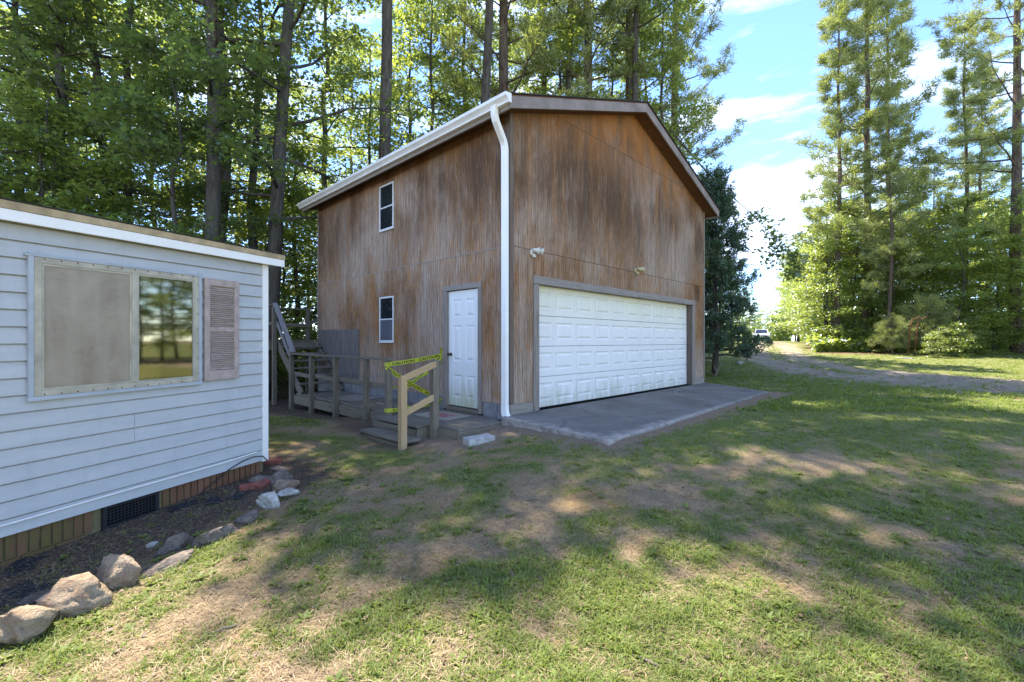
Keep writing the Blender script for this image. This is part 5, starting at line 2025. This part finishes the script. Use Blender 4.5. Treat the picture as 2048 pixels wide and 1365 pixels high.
# right-hand wood: tall pines, then bright young hardwoods under them
right_pines = [(1668, 27, PC, .95, 'slim pine at the driveway end of the right hand wood'), (1728, 27.5, PB, 1.12, 'tallest pine of the right hand wood, foliage down its left side'), (1783, 29, PC, 1.15, 'thin bare stemmed pine next to the tallest one'),
               (1918, 28, PC, .92, 'pine with a thin trunk in the middle of the right hand wood'), (1972, 33, PC, .9, 'short thin pine deep in the right hand wood'), (2036, 24, PA, .95, 'big pine at the right edge of the picture'), (1775, 24.5, PC, .6, 'stout lower pine trunk among the saplings')]
for px, yy, kd_, s, lb in right_pines:
    plant(kd_, 'pine_tree', lb, 'tree', plx(px, yy), yy, s)
for px, yy, k, s in ((1672, 26.5, 1, 1.0), (1655, 28, 0, 1.1), (1738, 29.0, 0, 1.15), (1818, 28.5, 1, 1.1), (1668, 30, 0, 1.0), (1705, 27, 1, 1.0), (1745, 31, 0, 1.05), (1786, 27, 0, 1.0), (1838, 29, 0, 1.1), (1866, 26, 1, .95), (1905, 24.5, 1, 1.05), (1935, 27, 0, 1.1), (1990, 24, 1, .95), (2030, 27, 0, 1.15), (2075, 23, 0, 1.0), (2120, 26, 0, 1.1), (1880, 33, 0, 1.2), (1975, 31, 0, 1.2), (2060, 33, 0, 1.2), (1700, 36, 0, 1.3), (1760, 38, 0, 1.3), (1820, 37, 0, 1.3), (1920, 39, 0, 1.4), (2010, 38, 0, 1.4), (1725, 28.5, 1, 1.1), (1815, 27.5, 1, 1.1), (1870, 28, 0, 1.0)):
    plant((HS1, HS2)[k], 'young_tree', where_young(px, yy), 'tree', plx(px, yy), yy, s, None, 'young hardwoods of the right hand wood')
for px, yy, k, s, lb in ((1875, 23.0, 1, 1.1, 'fluffy young pine sapling right of the ladder'), (1778, 23.4, 1, .7, 'low pine sapling left of the ladder'), (1868, 21.6, 0, .45, 'low leafy shrub at the foot of the ladder'), (1910, 21.8, 0, .6, 'leafy shrub below the fluffy pine sapling'),
                         (1945, 22.6, 0, .7, 'leafy shrub at the shady edge of the lawn'), (1760, 24.2, 0, .5, 'little shrub beside the brown leaf mound'), (1985, 23.5, 0, .8, 'taller leafy shrub in the shade near the right edge')):
    plant((HB, PY)[k], 'shrub' if k == 0 else 'pine_sapling', lb, 'shrub' if k == 0 else 'sapling', plx(px, yy), yy, s)
# along the drive into the distance
for px, yy, k, s in ((1632, 36, 0, 1.15), (1612, 42, 0, 1.15), (1596, 49, 0, 1.2), (1596, 57, 0, 1.3), (1590, 66, 0, 1.4), (1650, 40, 0, 1.25), (1640, 47, 0, 1.2), (1622, 55, 0, 1.2), (1578, 78, 0, 1.5), (1600, 70, 0, 1.4)):
    plant((HS1, HS2)[k], 'young_tree', 'sunlit young tree lining the far part of the driveway', 'tree', plx(px, yy), yy, s, None, 'trees lining the far driveway')
for px, yy, k, s in ((1702, 34, 0, .72), (1795, 35, 1, .85), (1868, 37, 0, .8), (1955, 36, 1, .85), (2050, 35, 0, .8), (2110, 30, 1, .8)):
    plant((HW1, HW2)[k], 'hardwood_tree', 'leafy middle sized hardwood deep in the right hand wood', 'tree', plx(px, yy), yy, s, None, 'hardwoods deep in the right hand wood')
for px, yy, s in ((1500, 66, .38), (1517, 80, .42), (1535, 96, .42), (1552, 104, .46), (1480, 52, .36), (1462, 42, .36), (1440, 34, .36), (1495, 90, .45), (1570, 112, .5), (1525, 118, .5)):
    plant((HW1, HW2)[int(px) % 2], 'distant_tree', 'dark distant tree at the end of the driveway', 'tree', plx(px, yy), yy, s, None, 'far trees closing the driveway', 1.7)
# woods to the right of the picture, seen in the house window
for x, y, k, s in ((27, 2, 0, .6), (29, 6, 1, .6), (27, 10, 2, .55), (31, 13, 0, .7), (28, -3, 1, .6), (33, 3, 0, .9), (34, 9, 2, .9), (24.5, 14.5, 3, 1.2), (23.5, 5, 3, 1.1), (23.5, 11.8, 3, 1.2), (23, 8.4, 3, 1.15), (29, 16.5, 1, .8), (30, 11.5, 1, .8), (26, 18, 3, 1.2), (32, 8, 0, .8)):
    plant((HW1, HW2, HW1, HS1)[k], 'hardwood_tree', 'hardwood across the lawn, mirrored in the window', 'tree', x, y, s, None, 'trees mirrored in the window')

# a hanging branch end of leaves in front of the open sky
rng_ = np.random.default_rng(77)
bx0 = Vector((10.7, 20.0, 7.5))
hb = thing('hanging_branch', 'thin drooping branch of dark leaves hanging in the open sky', 'branch', bx0)
mb = MB()
C_ = []
main = [Vector((-3.4, 1.0, 3.4)), Vector((-1.8, .6, 1.2)), Vector((-.2, .2, -.6)), Vector((1.2, -.1, -2.2)), Vector((1.9, -.2, -3.4))]
mb.tube(main, [.05, .035, .02, .012, .004], 5)
for i in range(46):
    u = 2.0 + 1.999 * rng_.random()
    k = int(u)
    q_ = main[k].lerp(main[k + 1], u - k)
    sp_ = sticks(rng_, q_, rng_.random() * 6.28, rng_.normal(-.3, .5), .4 + .6 * rng_.random(), 3, -.4, .2)
    mb.tube(sp_, [.008, .006, .004, .002], 3)
    for e in (1, 2, 3, 3):
        for _ in range(6):
            C_.append([*(sp_[e] + Vector(rng_.normal(0, .11, 3)))])
mb.build('twig', M['bark'], hb)
link('foliage', leaf_mesh('foliage', np.array(C_), .18, rng_, M['leaf'], rng_.random(len(C_)) * .5, .8), hb)


# fallen leaves on the lawn
def fallen():
    r_ = np.random.default_rng(600)
    x, y = in_view(2600, 1.8, 12.0, 1.25, 601)
    lx_, ly_ = to_local(x, y, GC, GA)
    hx_, hy_ = to_local(x, y, HC, HA)
    ok = ~((lx_ > -1.6) & (ly_ > -.1)) & ~((lx_ > -.3) & (ly_ > -2.0) & (lx_ < 7.5)) & ~((hx_ < .05) & (hy_ < .1)) & (fbm(x, y, 1.4, 603, 3) > .40)
    x, y = x[ok], y[ok]
    c = np.stack([x, y, ground_z(x, y) + .012 + .012 * r_.random(len(x))], -1)
    me = leaf_mesh('fallen_leaves', c, .030, r_, M['dead_leaf'], r_.random(len(x)), .35)
    tag(link('fallen_leaves', me), 'brown and tan fallen leaves scattered over the lawn', 'leaves', kind='stuff')


M['dead_leaf'] = mat_leaf('dead_leaf', (0.07, 0.04, 0.02), (0.27, 0.18, 0.10), (0.22, 0.13, 0.05), .15, .03, .6)
fallen()


# undergrowth in the depths of the woods: nobody could count its leaves
def undergrowth(name, label, pts_fn, n, size, mat, seed):
    r_ = np.random.default_rng(seed)
    x, y, h = pts_fn(r_, n)
    c = np.stack([x, y, ground_z(x, y) + h], -1)
    me = leaf_mesh(name, c, size, r_, mat, .2 + .5 * fbm(x, y, .8, seed, 3) + r_.normal(0, .12, n), .8, False)
    tag(link(name, me), label, 'undergrowth', kind='stuff')


def right_wood(r_, n):
    y = 24.6 + 28 * r_.random(n) ** 1.5
    x = .60 * y + 1.7 + (7 + .66 * y) * r_.random(n) ** 1.35
    top = 3.2 * np.clip(fbm(x, y, .45, 401, 3) * 1.9 - .45, .30, 1.3) * np.clip((y - 23.8) / 3.5, .3, 1)
    return x, y, top * r_.random(n)


def left_wood(r_, n):
    x = -27 + 30 * r_.random(n)
    y = 13.5 + 17 * r_.random(n)
    lx_, ly_ = to_local(x, y, GC, GA)
    top = 2.2 * np.clip(fbm(x, y, .5, 411, 3) * 1.9 - .4, .05, 1.2) * (ly_ > 9.5)
    return x, y, top * r_.random(n)


def far_end(r_, n):
    y = 56 + 30 * r_.random(n)
    x = (.44 + .17 * r_.random(n)) * y
    top = 4.5 * np.clip(fbm(x, y, .25, 421, 3) * 1.8 - .35, .1, 1.2) * (np.abs(x - .553 * y) > .5)
    return x, y, top * r_.random(n)


undergrowth('undergrowth', 'leafy undergrowth filling the right hand wood between the trunks', right_wood, 85000, .23, M['leaf_light'], 501)
undergrowth('undergrowth', 'shady undergrowth on the floor of the wood behind the garage', left_wood, 34000, .17, M['leaf'], 502)
undergrowth('undergrowth', 'dim bushes closing the far end of the driveway', far_end, 24000, .40, M['leaf'], 503)
